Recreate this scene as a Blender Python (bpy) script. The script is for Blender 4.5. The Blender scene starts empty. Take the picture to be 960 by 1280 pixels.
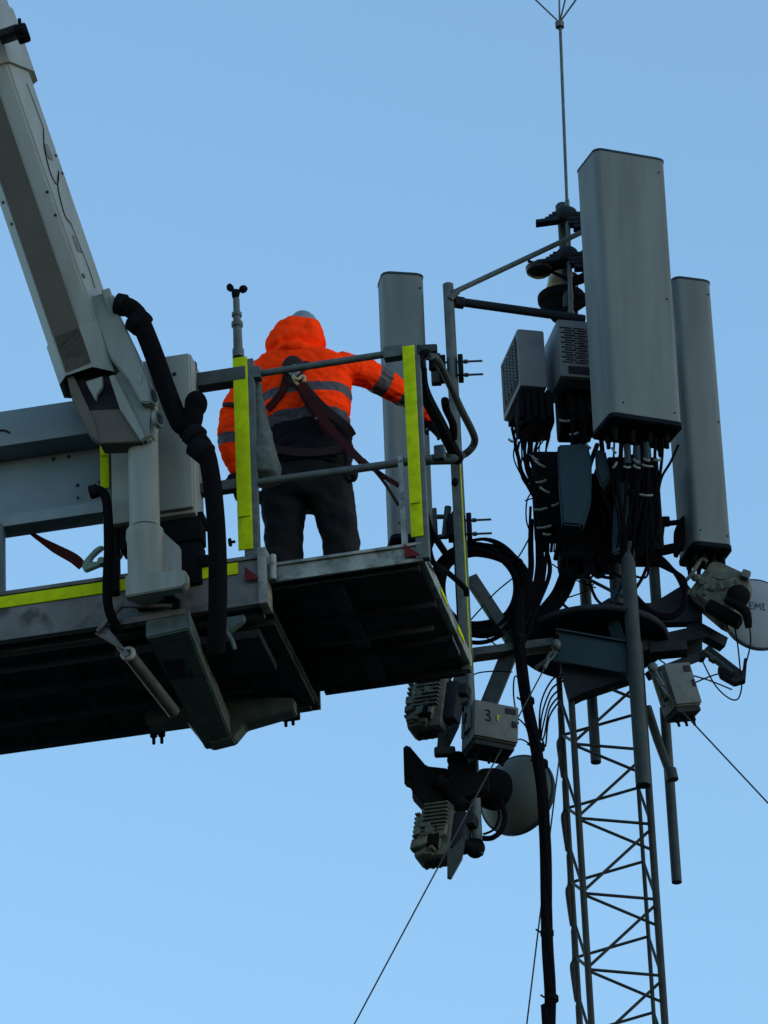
import bpy, bmesh, math, random
from mathutils import Vector, Matrix, noise
R = math.radians
rnd = random.Random(7)
scene = bpy.context.scene
col = scene.collection

# ------------------------------------------------------------------ camera
W0, H0 = 960.0, 1280.0
F = 7488.0                       # focal length in photo pixels
PITCH = R(30.0)
ROLL = math.atan(0.045)
CAM = Vector((0, 0, 1.6))
fw = Vector((0, math.cos(PITCH), math.sin(PITCH)))
up0 = Vector((0, -math.sin(PITCH), math.cos(PITCH)))
rt0 = Vector((1, 0, 0))
rt = rt0 * math.cos(ROLL) - up0 * math.sin(ROLL)
up = up0 * math.cos(ROLL) + rt0 * math.sin(ROLL)
cam_d = bpy.data.cameras.new('camera')
cam = bpy.data.objects.new('camera', cam_d)
col.objects.link(cam)
m = Matrix((rt, up, -fw)).transposed().to_4x4()
m.translation = CAM
cam.matrix_world = m
cam_d.sensor_fit = 'VERTICAL'
cam_d.sensor_height = 36.0
cam_d.sensor_width = 36.0
cam_d.lens = F / H0 * 36.0
cam_d.clip_start = 0.5
cam_d.clip_end = 6000
scene.camera = cam

# ------------------------------------------------------------------ sky, sun, exposure
SUN_EL, SUN_AZ = R(5), R(108)      # low sun to the right, screened by thin cloud
world = bpy.data.worlds.new("World")
scene.world = world
world.use_nodes = True
nt = world.node_tree
bg = nt.nodes['Background']
sky = nt.nodes.new('ShaderNodeTexSky')
sky.sky_type = 'NISHITA'
sky.sun_disc = False
sky.sun_elevation = SUN_EL
sky.sun_rotation = SUN_AZ
sky.altitude = 100
sky.air_density = 1.0
sky.dust_density = 0.12
sky.ozone_density = 2.1
nt.links.new(sky.outputs[0], bg.inputs[0])
bg.inputs[1].default_value = 0.15
sun_d = bpy.data.lights.new('sun', 'SUN')
sun_d.energy = 0.10
sun_d.angle = R(25)
sun_d.color = (1.0, 0.9, 0.78)
sun = bpy.data.objects.new('sun', sun_d)
col.objects.link(sun)
sd = Vector((math.sin(SUN_AZ) * math.cos(SUN_EL), math.cos(SUN_AZ) * math.cos(SUN_EL), math.sin(SUN_EL)))
sun.rotation_euler = sd.to_track_quat('Z', 'Y').to_euler()
sun.location = (0, -20, 40)
scene.view_settings.view_transform = 'Standard'
scene.view_settings.look = 'None'
scene.view_settings.gamma = 1.0
scene.view_settings.exposure = 2.04

# ------------------------------------------------------------------ frames
def ray(x, y):
    return (fw + rt * ((x - W0 / 2) / F) + up * ((H0 / 2 - y) / F))
def P(x, y, Y):
    d = ray(x, y)
    return CAM + d * (Y / d.y)
YB = 27.7
A = math.atan(0.2)
U = Vector((math.cos(A), -math.sin(A), 0))     # along the basket's near side, to the right
V = Vector((math.sin(A), math.cos(A), 0))      # away from the viewer
Z = Vector((0, 0, 1))
O = P(530, 705, YB)                            # near right bottom corner of the basket
def L(u, v, z): return O + U * u + V * v + Z * z
def Bp(x, y, v):                               # pixel on the basket plane at depth v
    d = ray(x, y)
    t = ((O + V * v) - CAM).dot(V) / d.dot(V)
    return CAM + d * t
def uz(x, y, v):
    p = Bp(x, y, v) - O
    return p.dot(U), p.z
def T(x, y, d): return P(x, y, YB + d)         # tower frame

# ------------------------------------------------------------------ materials
def mat(name, c, rough=0.6, metal=0.0, var=0.12, scale=6.0, bump=0.05, dirt=None, dirt_amt=0.4, fine=60.0, spec=0.16, streak=False):
    mt = bpy.data.materials.new(name)
    mt.use_nodes = True
    n = mt.node_tree; b = n.nodes['Principled BSDF']
    tc = n.nodes.new('ShaderNodeTexCoord')
    mp = n.nodes.new('ShaderNodeMapping')
    n.links.new(tc.outputs['Object'], mp.inputs[0])
    if streak: mp.inputs['Scale'].default_value = (1, 1, 0.12)
    nz = n.nodes.new('ShaderNodeTexNoise'); nz.inputs['Scale'].default_value = scale; nz.inputs['Detail'].default_value = 6
    n.links.new(mp.outputs[0], nz.inputs['Vector'])
    r1 = n.nodes.new('ShaderNodeMapRange')
    r1.inputs['From Min'].default_value = 0.3; r1.inputs['From Max'].default_value = 0.7
    r1.inputs['To Min'].default_value = 1 - var; r1.inputs['To Max'].default_value = 1 + var
    n.links.new(nz.outputs[0], r1.inputs[0])
    mx = n.nodes.new('ShaderNodeMix'); mx.data_type = 'RGBA'; mx.blend_type = 'MULTIPLY'; mx.inputs[0].default_value = 1.0
    mx.inputs[6].default_value = (*c, 1)
    n.links.new(r1.outputs[0], mx.inputs[7])
    out = mx.outputs[2]
    if dirt:
        n2 = n.nodes.new('ShaderNodeTexNoise'); n2.inputs['Scale'].default_value = scale * 1.7; n2.inputs['Detail'].default_value = 8
        n.links.new(mp.outputs[0], n2.inputs['Vector'])
        r2 = n.nodes.new('ShaderNodeMapRange'); r2.inputs['From Min'].default_value = 0.52; r2.inputs['From Max'].default_value = 0.66
        r2.inputs['To Max'].default_value = dirt_amt
        n.links.new(n2.outputs[0], r2.inputs[0])
        m2 = n.nodes.new('ShaderNodeMix'); m2.data_type = 'RGBA'
        n.links.new(r2.outputs[0], m2.inputs[0]); n.links.new(out, m2.inputs[6]); m2.inputs[7].default_value = (*dirt, 1)
        out = m2.outputs[2]
    n.links.new(out, b.inputs['Base Color'])
    b.inputs['Metallic'].default_value = metal
    b.inputs['Specular IOR Level'].default_value = spec
    if spec < .1: b.inputs['IOR'].default_value = 1.15
    r3 = n.nodes.new('ShaderNodeMapRange'); r3.inputs['To Min'].default_value = max(0.05, rough - 0.12); r3.inputs['To Max'].default_value = min(1, rough + 0.12)
    n.links.new(nz.outputs[0], r3.inputs[0]); n.links.new(r3.outputs[0], b.inputs['Roughness'])
    if bump:
        nf = n.nodes.new('ShaderNodeTexNoise'); nf.inputs['Scale'].default_value = fine; nf.inputs['Detail'].default_value = 3
        n.links.new(tc.outputs['Object'], nf.inputs['Vector'])
        bp = n.nodes.new('ShaderNodeBump'); bp.inputs['Strength'].default_value = bump * 4; bp.inputs['Distance'].default_value = 0.004
        n.links.new(nf.outputs[0], bp.inputs['Height']); n.links.new(bp.outputs[0], b.inputs['Normal'])
    return mt
M = {}
M['antenna'] = mat('antenna_grey', (0.118, 0.142, 0.155), 0.75, var=0.2, scale=7, dirt=(0.085, 0.105, 0.115), dirt_amt=0.3, streak=True)
M['antenna_cap'] = mat('antenna_cap_dark', (0.008, 0.012, 0.017), 0.8, spec=0.05)
M['galv'] = mat('galvanised_steel', (0.075, 0.092, 0.098), 0.55, 0.3, var=0.25, scale=14, dirt=(0.06, 0.065, 0.06))
M['galv_dark'] = mat('weathered_steel', (0.032, 0.042, 0.046), 0.65, 0.2, var=0.25, scale=14)
M['mast'] = mat('mast_steel', (0.026, 0.030, 0.030), 0.7, 0.15, var=0.3, scale=10)
M['black'] = mat('black_rubber', (0.005, 0.005, 0.006), 0.8, var=0.2, scale=30, spec=0.03)
M['cable'] = mat('black_cable', (0.005, 0.005, 0.007), 0.7, var=0.2, scale=30, bump=0, spec=0.03)
M['blackplastic'] = mat('black_plastic', (0.007, 0.008, 0.010), 0.75, spec=0.04)
M['radio'] = mat('radio_grey', (0.125, 0.14, 0.165), 0.65, var=0.08, scale=5, dirt=(0.06, 0.07, 0.08), dirt_amt=0.3)
M['rru'] = mat('cast_aluminium', (0.085, 0.098, 0.088), 0.75, 0.1, var=0.35, scale=16, dirt=(0.035, 0.04, 0.035))
M['boxgrey'] = mat('junction_box_grey', (0.085, 0.10, 0.105), 0.65, var=0.12, scale=9, dirt=(0.05, 0.058, 0.06), dirt_amt=0.5)
M['shield'] = mat('dark_blue_shield', (0.011, 0.027, 0.040), 0.6, var=0.12, scale=6)
M['white'] = mat('white_paint', (0.19, 0.21, 0.208), 0.5, var=0.08, scale=4, dirt=(0.12, 0.125, 0.115), dirt_amt=0.5, streak=True)
M['boom'] = mat('boom_paint', (0.185, 0.205, 0.205), 0.5, var=0.08, scale=4, dirt=(0.13, 0.13, 0.115), dirt_amt=0.4, streak=True)
M['boomdark'] = mat('boom_dark_tone', (0.075, 0.068, 0.062), 0.6, var=0.12, scale=5)  # darker boom tone; on the bottom facet it paints in the shade
M['alu'] = mat('dirty_aluminium', (0.20, 0.215, 0.215), 0.5, 0.25, var=0.4, scale=9, dirt=(0.05, 0.05, 0.052), dirt_amt=0.7)
M['alu_old'] = mat('stained_aluminium', (0.10, 0.10, 0.108), 0.6, 0.2, var=0.35, scale=5, dirt=(0.035, 0.035, 0.04), dirt_amt=0.8)
M['alu_plain'] = mat('brushed_aluminium', (0.155, 0.195, 0.225), 0.55, 0.25, var=0.12, scale=4, dirt=(0.12, 0.145, 0.165), dirt_amt=0.3)
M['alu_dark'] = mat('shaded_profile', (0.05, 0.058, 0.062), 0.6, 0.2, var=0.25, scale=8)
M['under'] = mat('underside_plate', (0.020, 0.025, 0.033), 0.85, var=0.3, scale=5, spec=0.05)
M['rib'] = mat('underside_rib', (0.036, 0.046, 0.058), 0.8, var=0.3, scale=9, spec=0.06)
M['greenmetal'] = mat('grey_green_bracket', (0.055, 0.078, 0.088), 0.65, 0.1, var=0.25, scale=8, dirt=(0.025, 0.03, 0.03))
M['yellow'] = mat('fluorescent_yellow', (0.38, 0.47, 0.01), 0.6, var=0.14, scale=14, dirt=(0.25, 0.33, 0.01), dirt_amt=0.5, spec=0.05)
M['red'] = mat('red_mark', (0.085, 0.004, 0.007), 0.5)
M['orange'] = mat('hi_vis_orange', (0.96, 0.043, 0.006), 0.9, var=0.08, scale=9, bump=0.12, fine=35, spec=0.0)
M['refl'] = mat('reflective_tape', (0.06, 0.055, 0.068), 0.6, var=0.15, scale=20)
M['darkcloth'] = mat('dark_cloth', (0.006, 0.006, 0.009), 0.95, var=0.2, scale=20, bump=0.12, fine=40, spec=0.15)
M['trouser'] = mat('trouser_cloth', (0.0085, 0.010, 0.012), 0.95, var=0.2, scale=14, bump=0.12, fine=40, spec=0.15)
M['skin'] = mat('skin', (0.42, 0.22, 0.15), 0.5)
M['helmet'] = mat('helmet_shell', (0.15, 0.18, 0.20), 0.4)
M['webred'] = mat('red_webbing', (0.036, 0.004, 0.005), 0.8, spec=0.15)
M['webdark'] = mat('dark_webbing', (0.022, 0.014, 0.016), 0.8, spec=0.15)
M['hook'] = mat('zinc_hook', (0.13, 0.17, 0.14), 0.4, 0.4)
M['sack'] = mat('grey_canvas', (0.07, 0.085, 0.088), 0.95, var=0.3, scale=25, bump=0.25, fine=45, spec=0.1)
M['tie'] = mat('white_tie', (0.15, 0.165, 0.165), 0.6)
M['cream'] = mat('cream_lens', (0.32, 0.28, 0.17), 0.4)
M['amber'] = mat('amber_base', (0.03, 0.010, 0.006), 0.4)
M['darkred'] = mat('dark_lamp', (0.012, 0.006, 0.007), 0.4)
M['dish'] = mat('dish_back', (0.09, 0.105, 0.10), 0.65, var=0.1, scale=4, dirt=(0.04, 0.05, 0.048), dirt_amt=0.3)
M['dish_light'] = mat('dish_radome', (0.17, 0.21, 0.26), 0.6, var=0.08, scale=5)
M['faint'] = mat('faint_marker', (0.085, 0.11, 0.145), 0.7, bump=0)
M['ink'] = mat('marker_ink', (0.012, 0.012, 0.02), 0.7, bump=0)
M['limeink'] = mat('lime_mark', (0.28, 0.34, 0.06), 0.7, bump=0)

# ------------------------------------------------------------------ mesh builder
def orth(d, ref=None):
    d = d.normalized()
    r = ref if ref is not None else (Vector((0, 0, 1)) if abs(d.z) < 0.9 else Vector((1, 0, 0)))
    a = (r - d * r.dot(d))
    if a.length < 1e-5:
        r = Vector((1, 0, 0)); a = r - d * r.dot(d)
    a.normalize()
    return a, d.cross(a).normalized()
def catmull(pts, k=6, closed=False):
    n = len(pts)
    if n < 3: return list(pts)
    out = []
    rng = range(n) if closed else range(n - 1)
    for i in rng:
        if closed: p0, p1, p2, p3 = pts[(i - 1) % n], pts[i], pts[(i + 1) % n], pts[(i + 2) % n]
        else: p0, p1, p2, p3 = pts[max(i - 1, 0)], pts[i], pts[i + 1], pts[min(i + 2, n - 1)]
        for j in range(k):
            t = j / k
            out.append(0.5 * ((2 * p1) + (p2 - p0) * t + (2 * p0 - 5 * p1 + 4 * p2 - p3) * t * t + (3 * p1 - p0 - 3 * p2 + p3) * t ** 3))
    if not closed: out.append(pts[-1].copy())
    return out
class MB:
    def __init__(s): s.bm = bmesh.new()
    def box(s, c, ax, ay, az, dx, dy, dz, bev=0.004):
        ax, ay, az = ax.normalized(), ay.normalized(), az.normalized()
        vs = []
        for i in (-1, 1):
            for j in (-1, 1):
                for k in (-1, 1):
                    vs.append(s.bm.verts.new(c + ax * (dx / 2 * i) + ay * (dy / 2 * j) + az * (dz / 2 * k)))
        fs = [(0, 1, 3, 2), (4, 6, 7, 5), (0, 4, 5, 1), (2, 3, 7, 6), (0, 2, 6, 4), (1, 5, 7, 3)]
        F_ = [s.bm.faces.new([vs[i] for i in f]) for f in fs]
        bmesh.ops.recalc_face_normals(s.bm, faces=F_)
        b = min(bev, dx * .3, dy * .3, dz * .3)
        if b > 0.0008:
            es = list({e for f in F_ for e in f.edges})
            bmesh.ops.bevel(s.bm, geom=es, offset=b, segments=2, affect='EDGES', profile=0.6)
        return s
    def lbox(s, u0, u1, v0, v1, z0, z1, bev=0.004):      # box in basket coordinates
        return s.box(L((u0 + u1) / 2, (v0 + v1) / 2, (z0 + z1) / 2), U, V, Z, abs(u1 - u0), abs(v1 - v0), abs(z1 - z0), bev)
    def beam(s, p0, p1, w, h, ref=None, bev=0.004):
        d = p1 - p0; a, b = orth(d, ref)
        return s.box((p0 + p1) / 2, d, a, b, d.length, w, h, bev)
    def rings(s, rings, cap=True, closed=False):
        R_ = [[s.bm.verts.new(p) for p in r] for r in rings]
        n = len(R_[0]); fs = []
        m_ = len(R_) if closed else len(R_) - 1
        for i in range(m_):
            a, b = R_[i], R_[(i + 1) % len(R_)]
            for j in range(n):
                fs.append(s.bm.faces.new((a[j], a[(j + 1) % n], b[(j + 1) % n], b[j])))
        if cap and not closed:
            fs.append(s.bm.faces.new(R_[0][::-1])); fs.append(s.bm.faces.new(R_[-1]))
        bmesh.ops.recalc_face_normals(s.bm, faces=fs)
        return s
    def tube(s, pts, r, n=8, k=6, closed=False, smooth=True, flat=1.0, ref=None):
        rs = r if isinstance(r, (list, tuple)) else [r] * len(pts)
        if smooth and len(pts) > 2:
            q = catmull(pts, k, closed); N = len(pts)
            rr = []
            for i in range(len(q)):
                t = i / k; a = int(t) % N; b = (a + 1) % N if closed else min(a + 1, N - 1)
                rr.append(rs[a] + (rs[b] - rs[a]) * (t - int(t)))
            pts, rs = q, rr
        N = len(pts); rings = []
        prev = None
        for i, p in enumerate(pts):
            if closed: d = pts[(i + 1) % N] - pts[i - 1]
            else: d = pts[min(i + 1, N - 1)] - pts[max(i - 1, 0)]
            if d.length < 1e-7: d = Z.copy()
            d.normalize()
            if prev is None: a, b = orth(d, ref)
            else:
                a = prev - d * prev.dot(d)
                if a.length < 1e-4: a, b = orth(d)
                a.normalize(); b = d.cross(a)
            prev = a
            rings.append([p + (a * math.cos(2 * math.pi * j / n) + b * (flat * math.sin(2 * math.pi * j / n))) * rs[i] for j in range(n)])
        return s.rings(rings, closed=closed)
    def cyl(s, p0, p1, r, r2=None, n=20):
        d = p1 - p0; a, b = orth(d); r2 = r if r2 is None else r2
        mk = lambda p, q: [p + (a * math.cos(2 * math.pi * j / n) + b * math.sin(2 * math.pi * j / n)) * q for j in range(n)]
        return s.rings([mk(p0, r), mk(p1, r2)])
    def rev(s, p0, d, prof, n=28):
        a, b = orth(d); d = d.normalized()
        mk = lambda t, q: [p0 + d * t + (a * math.cos(2 * math.pi * j / n) + b * math.sin(2 * math.pi * j / n)) * max(q, 1e-4) for j in range(n)]
        return s.rings([mk(t, q) for t, q in prof])
    def prism(s, poly, vec, bev=0.0):
        a = [s.bm.verts.new(p) for p in poly]; b = [s.bm.verts.new(p + vec) for p in poly]; n = len(poly)
        fs = [s.bm.faces.new(a), s.bm.faces.new(b[::-1])]
        for i in range(n): fs.append(s.bm.faces.new((a[i], b[i], b[(i + 1) % n], a[(i + 1) % n])))
        bmesh.ops.recalc_face_normals(s.bm, faces=fs)
        if bev: bmesh.ops.bevel(s.bm, geom=list({e for f in fs for e in f.edges}), offset=bev, segments=2, affect='EDGES')
        return s
    def ell(s, c, rx, ry, rz, ax=None, ay=None, az=None, n=20, m_=12):
        ax = ax or Vector((1, 0, 0)); ay = ay or Vector((0, 1, 0)); az = az or Z
        prof = []
        for i in range(m_ + 1):
            t = math.pi * (i + .02) / (m_ + .04)
            prof.append([c + az * (-rz * math.cos(t)) + (ax * (rx * math.cos(2 * math.pi * j / n)) + ay * (ry * math.sin(2 * math.pi * j / n))) * math.sin(t) for j in range(n)])
        return s.rings(prof)
    def split(s, name, m_, parent, sharp=35):
        """every separate piece becomes a part of its own"""
        bm = s.bm; bm.verts.ensure_lookup_table(); seen = set(); out = []
        for v in bm.verts:
            if v in seen: continue
            st = [v]; isl = []; seen.add(v)
            while st:
                a = st.pop(); isl.append(a)
                for e in a.link_edges:
                    b = e.other_vert(a)
                    if b not in seen: seen.add(b); st.append(b)
            q = MB(); mp = {a: q.bm.verts.new(a.co) for a in isl}
            for f in {f for a in isl for f in a.link_faces}: q.bm.faces.new([mp[a] for a in f.verts])
            q.bm.normal_update()
            out.append(q.build(name, m_, parent, sharp))
        bm.free(); return out
    def build(s, name, m_, parent=None, sharp=35):
        bm = s.bm
        if parent is not None: org = ROOT[parent.name]
        else:
            bb = [v.co for v in bm.verts]
            org = Vector((sum(v.x for v in bb) / len(bb), sum(v.y for v in bb) / len(bb), min(v.z for v in bb)))
        bmesh.ops.translate(bm, verts=bm.verts, vec=-org)
        ang = R(sharp)
        for f in bm.faces: f.smooth = True
        for e in bm.edges:
            if len(e.link_faces) == 2 and e.calc_face_angle(0) > ang: e.smooth = False
        me = bpy.data.meshes.new(name); bm.to_mesh(me); bm.free()
        for q in (m_ if isinstance(m_, (list, tuple)) else [m_]): me.materials.append(M[q] if isinstance(q, str) else q)
        o = bpy.data.objects.new(name, me); col.objects.link(o)
        ROOT[o.name] = org.copy()
        if parent is None: o.location = org
        else: o.parent = parent
        return o
ROOT = {}
def tag(o, label, cat, group=None, kind=None):
    if label: o['label'] = label
    if cat: o['category'] = cat
    if group: o['group'] = group
    if kind: o['kind'] = kind
    return o
def thing(name, loc, label, cat, group=None):
    o = bpy.data.objects.new(name, None); col.objects.link(o)
    o.empty_display_size = 0.1
    o.location = loc; ROOT[o.name] = Vector(loc)
    return tag(o, label, cat, group)
def remeshed(mb, name, mats, parent, voxel, pick=None, disp=None, smooth=2):
    """closed overlapping shapes -> one continuous skin, creased, with a material per face"""
    org = ROOT[parent.name] if parent else Vector((0, 0, 0))
    me = bpy.data.meshes.new('tmp'); mb.bm.to_mesh(me); mb.bm.free()
    o = bpy.data.objects.new('tmp', me); col.objects.link(o)
    md = o.modifiers.new('r', 'REMESH'); md.mode = 'VOXEL'; md.voxel_size = voxel
    ms = o.modifiers.new('s', 'SMOOTH'); ms.iterations = smooth; ms.factor = 0.5
    dg = bpy.context.evaluated_depsgraph_get(); dg.update()
    ev = bpy.data.meshes.new_from_object(o.evaluated_get(dg))
    bpy.data.objects.remove(o); bpy.data.meshes.remove(me)
    bm = bmesh.new(); bm.from_mesh(ev); bpy.data.meshes.remove(ev)
    bm.normal_update()
    if disp:
        mv = [(v, v.co + v.normal * disp(v.co, v.normal)) for v in bm.verts]
        for v, c in mv: v.co = c
    for f in bm.faces:
        f.smooth = True
        if pick: f.material_index = pick(f.calc_center_median())
    bmesh.ops.translate(bm, verts=bm.verts, vec=-org)
    me = bpy.data.meshes.new(name); bm.to_mesh(me); bm.free()
    for q in mats: me.materials.append(M[q])
    ob = bpy.data.objects.new(name, me); col.objects.link(ob)
    ROOT[ob.name] = org.copy(); ob.parent = parent
    return ob

# ------------------------------------------------------------------ ground (out of frame, gives the dim bounce from below)
gm = bpy.data.materials.new('ground_mix'); gm.use_nodes = True
gn = gm.node_tree; gb = gn.nodes['Principled BSDF']
n1 = gn.nodes.new('ShaderNodeTexNoise'); n1.inputs['Scale'].default_value = 60; n1.inputs['Detail'].default_value = 8
cr = gn.nodes.new('ShaderNodeValToRGB'); cr.color_ramp.elements[0].position = .4; cr.color_ramp.elements[0].color = (.035, .045, .02, 1)
cr.color_ramp.elements[1].position = .62; cr.color_ramp.elements[1].color = (.06, .058, .05, 1)
gtc = gn.nodes.new('ShaderNodeTexCoord'); gn.links.new(gtc.outputs['Generated'], n1.inputs['Vector'])
gn.links.new(n1.outputs[0], cr.inputs[0]); gn.links.new(cr.outputs[0], gb.inputs['Base Color']); gb.inputs['Roughness'].default_value = .95
g = MB(); g.bm.faces.new([g.bm.verts.new(p) for p in (Vector((-2500, -2500, 0)), Vector((2500, -2500, 0)), Vector((2500, 2500, 0)), Vector((-2500, 2500, 0)))])
go = g.build('ground', gm); tag(go, 'rough grass and gravel ground below the mast', 'ground', kind='structure')

# ------------------------------------------------------------------ boom lift: platform, column, boom
uL = -4.2                                   # left end of the basket, outside the frame
u_ext = uz(341, 752, 0)[0]                  # where the sliding extension leaves the main platform
zx = uz(335, 755, -.06)[1]                  # underside of main platform
D = 1.27                                    # basket depth
uR = 0.0
zk = uz(530, 681, 0)[1]                     # top of the extension's kick board
ztop = uz(500, 440, 0)[1]                   # top rail height
zmid = uz(500, 579, 0)[1]                   # mid rail height
lift = thing('boom_lift', L(-1.6, -.3, zx - .5), 'white telescopic boom lift raised with its grey aluminium basket, yellow strips and black hoses', 'boom lift')
def lp(mb, name, m_, **k): return mb.build(name, m_, lift, **k)
# --- extension platform
kb = MB(); kb.lbox(u_ext, uR, -.03, 0.0, 0.012, zk); kb.lbox(u_ext, uR, -.045, -.03, zk - .02, zk - .002, .003)
kb.lbox(u_ext, uR, -.04, -.03, .0, .02, .003)
kick = lp(kb, 'kickboard', 'alu')
for (x, w, side) in ((518, .085, 1), (320, .085, 1)):
    u0 = uz(x, 700, 0)[0]
    vv = -.049 if x > 400 else -.10
    zz = .03 if x > 400 else .0
    t = MB(); t.prism([L(u0 - w / 2, vv, zz), L(u0 - w / 2, vv, zz + .085), L(u0 + w / 2, vv, zz)], V * .006)
    t.build('warning_triangle', 'red', kick)
kr = MB(); kr.lbox(-.03, 0.0, 0.0, D, .03, zk - .005)
side = lp(kr, 'kickboard', 'alu')
ys = MB(); ys.lbox(0.0, .006, .42, .60, .06, zk - .03, .001); ys.lbox(0.0, .006, .86, 1.02, .06, .095, .001)
ys.split('yellow_strip', 'yellow', side)
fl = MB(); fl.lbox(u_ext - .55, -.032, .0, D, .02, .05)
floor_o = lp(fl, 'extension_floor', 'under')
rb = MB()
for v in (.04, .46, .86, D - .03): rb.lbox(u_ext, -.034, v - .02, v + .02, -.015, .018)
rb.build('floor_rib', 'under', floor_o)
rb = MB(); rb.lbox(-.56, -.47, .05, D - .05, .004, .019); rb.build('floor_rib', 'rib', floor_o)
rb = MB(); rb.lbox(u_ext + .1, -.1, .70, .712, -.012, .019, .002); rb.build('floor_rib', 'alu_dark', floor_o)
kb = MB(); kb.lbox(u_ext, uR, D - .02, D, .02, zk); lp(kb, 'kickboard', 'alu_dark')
gs = MB()
gs.prism([L(-.10, 1.02, -.02), L(-.02, 1.02, -.02), L(-.02, .82, -.02)], Z * .03); gs.build('corner_gusset', 'alu_dark', floor_o)
# --- main platform, larger and lower
fasc = MB(); fasc.lbox(uL, u_ext - .01, -.07, -.035, zx, zx + .30); fasc.lbox(uL, u_ext - .01, -.085, -.07, zx + .275, zx + .298, .003)
fasc.lbox(uL, u_ext - .01, -.08, -.07, zx, zx + .02, .003)
fo = lp(fasc, 'side_board', 'alu_old')
ux = lambda x: uz(x, 740, -.08)[0]
for (a, b) in ((uL, ux(298)),):
    y = MB(); y.lbox(a, b, -.079, -.0705, zx + .20, zx + .27, .001); y.build('yellow_strip', 'yellow', fo)
e = MB(); e.lbox(u_ext - .055, u_ext - .008, -.10, .03, zx - .01, zx + .33); e.build('corner_cap', 'alu', fo)
e = MB(); e.cyl(L(u_ext + .02, -.06, .15), L(u_ext + .02, -.06, .0), .02); e.build('slide_roller', 'alu', fo)
DM = D - .12
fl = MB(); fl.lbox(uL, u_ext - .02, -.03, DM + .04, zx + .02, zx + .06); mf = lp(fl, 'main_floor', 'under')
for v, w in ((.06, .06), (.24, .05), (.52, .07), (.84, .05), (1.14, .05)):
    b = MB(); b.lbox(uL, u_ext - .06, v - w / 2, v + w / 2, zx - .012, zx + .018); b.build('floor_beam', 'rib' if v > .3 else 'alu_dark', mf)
cb = MB()
for i in range(9):
    u = u_ext - .35 - i * .42; cb.lbox(u - .02, u + .02, .0, DM, zx - .006, zx + .016)
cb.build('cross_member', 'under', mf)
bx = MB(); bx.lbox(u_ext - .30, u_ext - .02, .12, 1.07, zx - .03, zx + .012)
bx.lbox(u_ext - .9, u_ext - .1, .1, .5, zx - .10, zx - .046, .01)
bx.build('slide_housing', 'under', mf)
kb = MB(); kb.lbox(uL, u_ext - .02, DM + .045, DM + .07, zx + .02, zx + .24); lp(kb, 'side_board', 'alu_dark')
# --- posts with yellow strips
def post(x0, x1, ytop, ybot, v, strip=None, mm='galv', dz=0):
    u0, zt = uz(x0, ytop, v); u1, _ = uz(x1, ytop, v); zb = uz(x0, ybot, v)[1]
    p = MB(); p.lbox(u0, u1, v, v + .05, zb, zt); po = lp(p, 'guard_post', mm)
    if strip:
        a, _ = uz(strip[0], strip[2], v); b, z1 = uz(strip[1], strip[2], v); z0 = uz(strip[0], strip[3], v)[1]
        y = MB(); y.lbox(a, b, v - .009, v - .001, z0, z1, .002)
        y.lbox(a + .008, b - .008, v - .02, v - .0105, z0 + .2, z0 + .203, .0)
        y.build('yellow_strip', 'yellow', po)
    return po
post(298, 316, 450, 712, -.03, (291, 309, 446, 690))
p2 = post(508, 524, 445, 700, -.045, (503, 518, 432, 674))
gp = MB(); a, z1 = uz(497, 570, -.03); b, z0 = uz(509, 685, -.03); gp.lbox(a, b, -.035, .01, z0, z1); gp.cyl(L((a + b) / 2, -.045, z1 - .03), L((a + b) / 2, -.035, z1 - .03), .012)
gp.build('post_bracket', 'alu', p2)
post(127, 140, 548, 735, -.03, (125, 136, 550, 612))
post(-8, 4, 655, 750, -.03)
# far posts
zf_top = uz(578, 566, D)[1]
p4 = MB(); p4.lbox(-.055, -.004, D - .06, D - .005, .0, zf_top); po = lp(p4, 'guard_post', 'galv')
y = MB(); y.lbox(-.0035, .0005, D - .0595, D - .045, .02, zf_top - .02, .0); y.build('yellow_strip', 'yellow', po)
for u in (u_ext + .05, u_ext - 1.2, u_ext - 2.4):
    p = MB(); p.lbox(u - .02, u + .02, D - .05, D - .01, .0, zf_top); lp(p, 'guard_post', 'galv')
# --- rails
def rail(p0, p1, r, mm='galv', n=14, sq=False):
    q = MB()
    if sq: q.beam(p0, p1, r * 2, r * 2, Z)
    else: q.cyl(p0, p1, r, n=n)
    return lp(q, 'guard_rail', mm)
ua = lambda x, z: uz(x, 600, 0)[0]
u300, u245, u505 = uz(300, 470, 0)[0], uz(236, 480, 0)[0], uz(505, 440, 0)[0]
zt1 = uz(300, 471, 0)[1]
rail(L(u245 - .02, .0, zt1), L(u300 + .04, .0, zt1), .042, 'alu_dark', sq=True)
rail(L(u300 + .03, .0, zt1), L(u505, .0, ztop), .0195)
q = MB(); q.lbox(u300 + .05, u300 + .12, -.03, .03, zt1 - .035, zt1 + .035, .006); q.lbox(u505 - .11, u505 - .0, -.03, .03, ztop - .04, ztop + .03, .006)
q.split('rail_clamp', 'galv', lift)
um0 = uz(240, 617, 0)[0]; zm0 = uz(262, 612, 0)[1]
rail(L(um0, .0, zm0), L(uz(305, 605, 0)[0], .0, zm0), .03, 'alu_dark', sq=True)
rail(L(uz(305, 605, 0)[0], .0, zm0), L(uz(540, 572, 0)[0], .0, zmid), .022)
rail(L(uz(528, 573, 0)[0], .02, zmid), L(uz(566, 568, 0)[0], .06, zmid), .019, 'galv_dark')
q = MB(); c = Bp(550, 568, .03); q.box(c, U, V, Z, .055, .07, .085, .008); lp(q, 'rail_clamp', 'galv_dark')
rail(L(u_ext - 2.6, D - .03, zf_top - .02), L(-.02, D - .03, zf_top - .02), .018, 'galv_dark')
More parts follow.
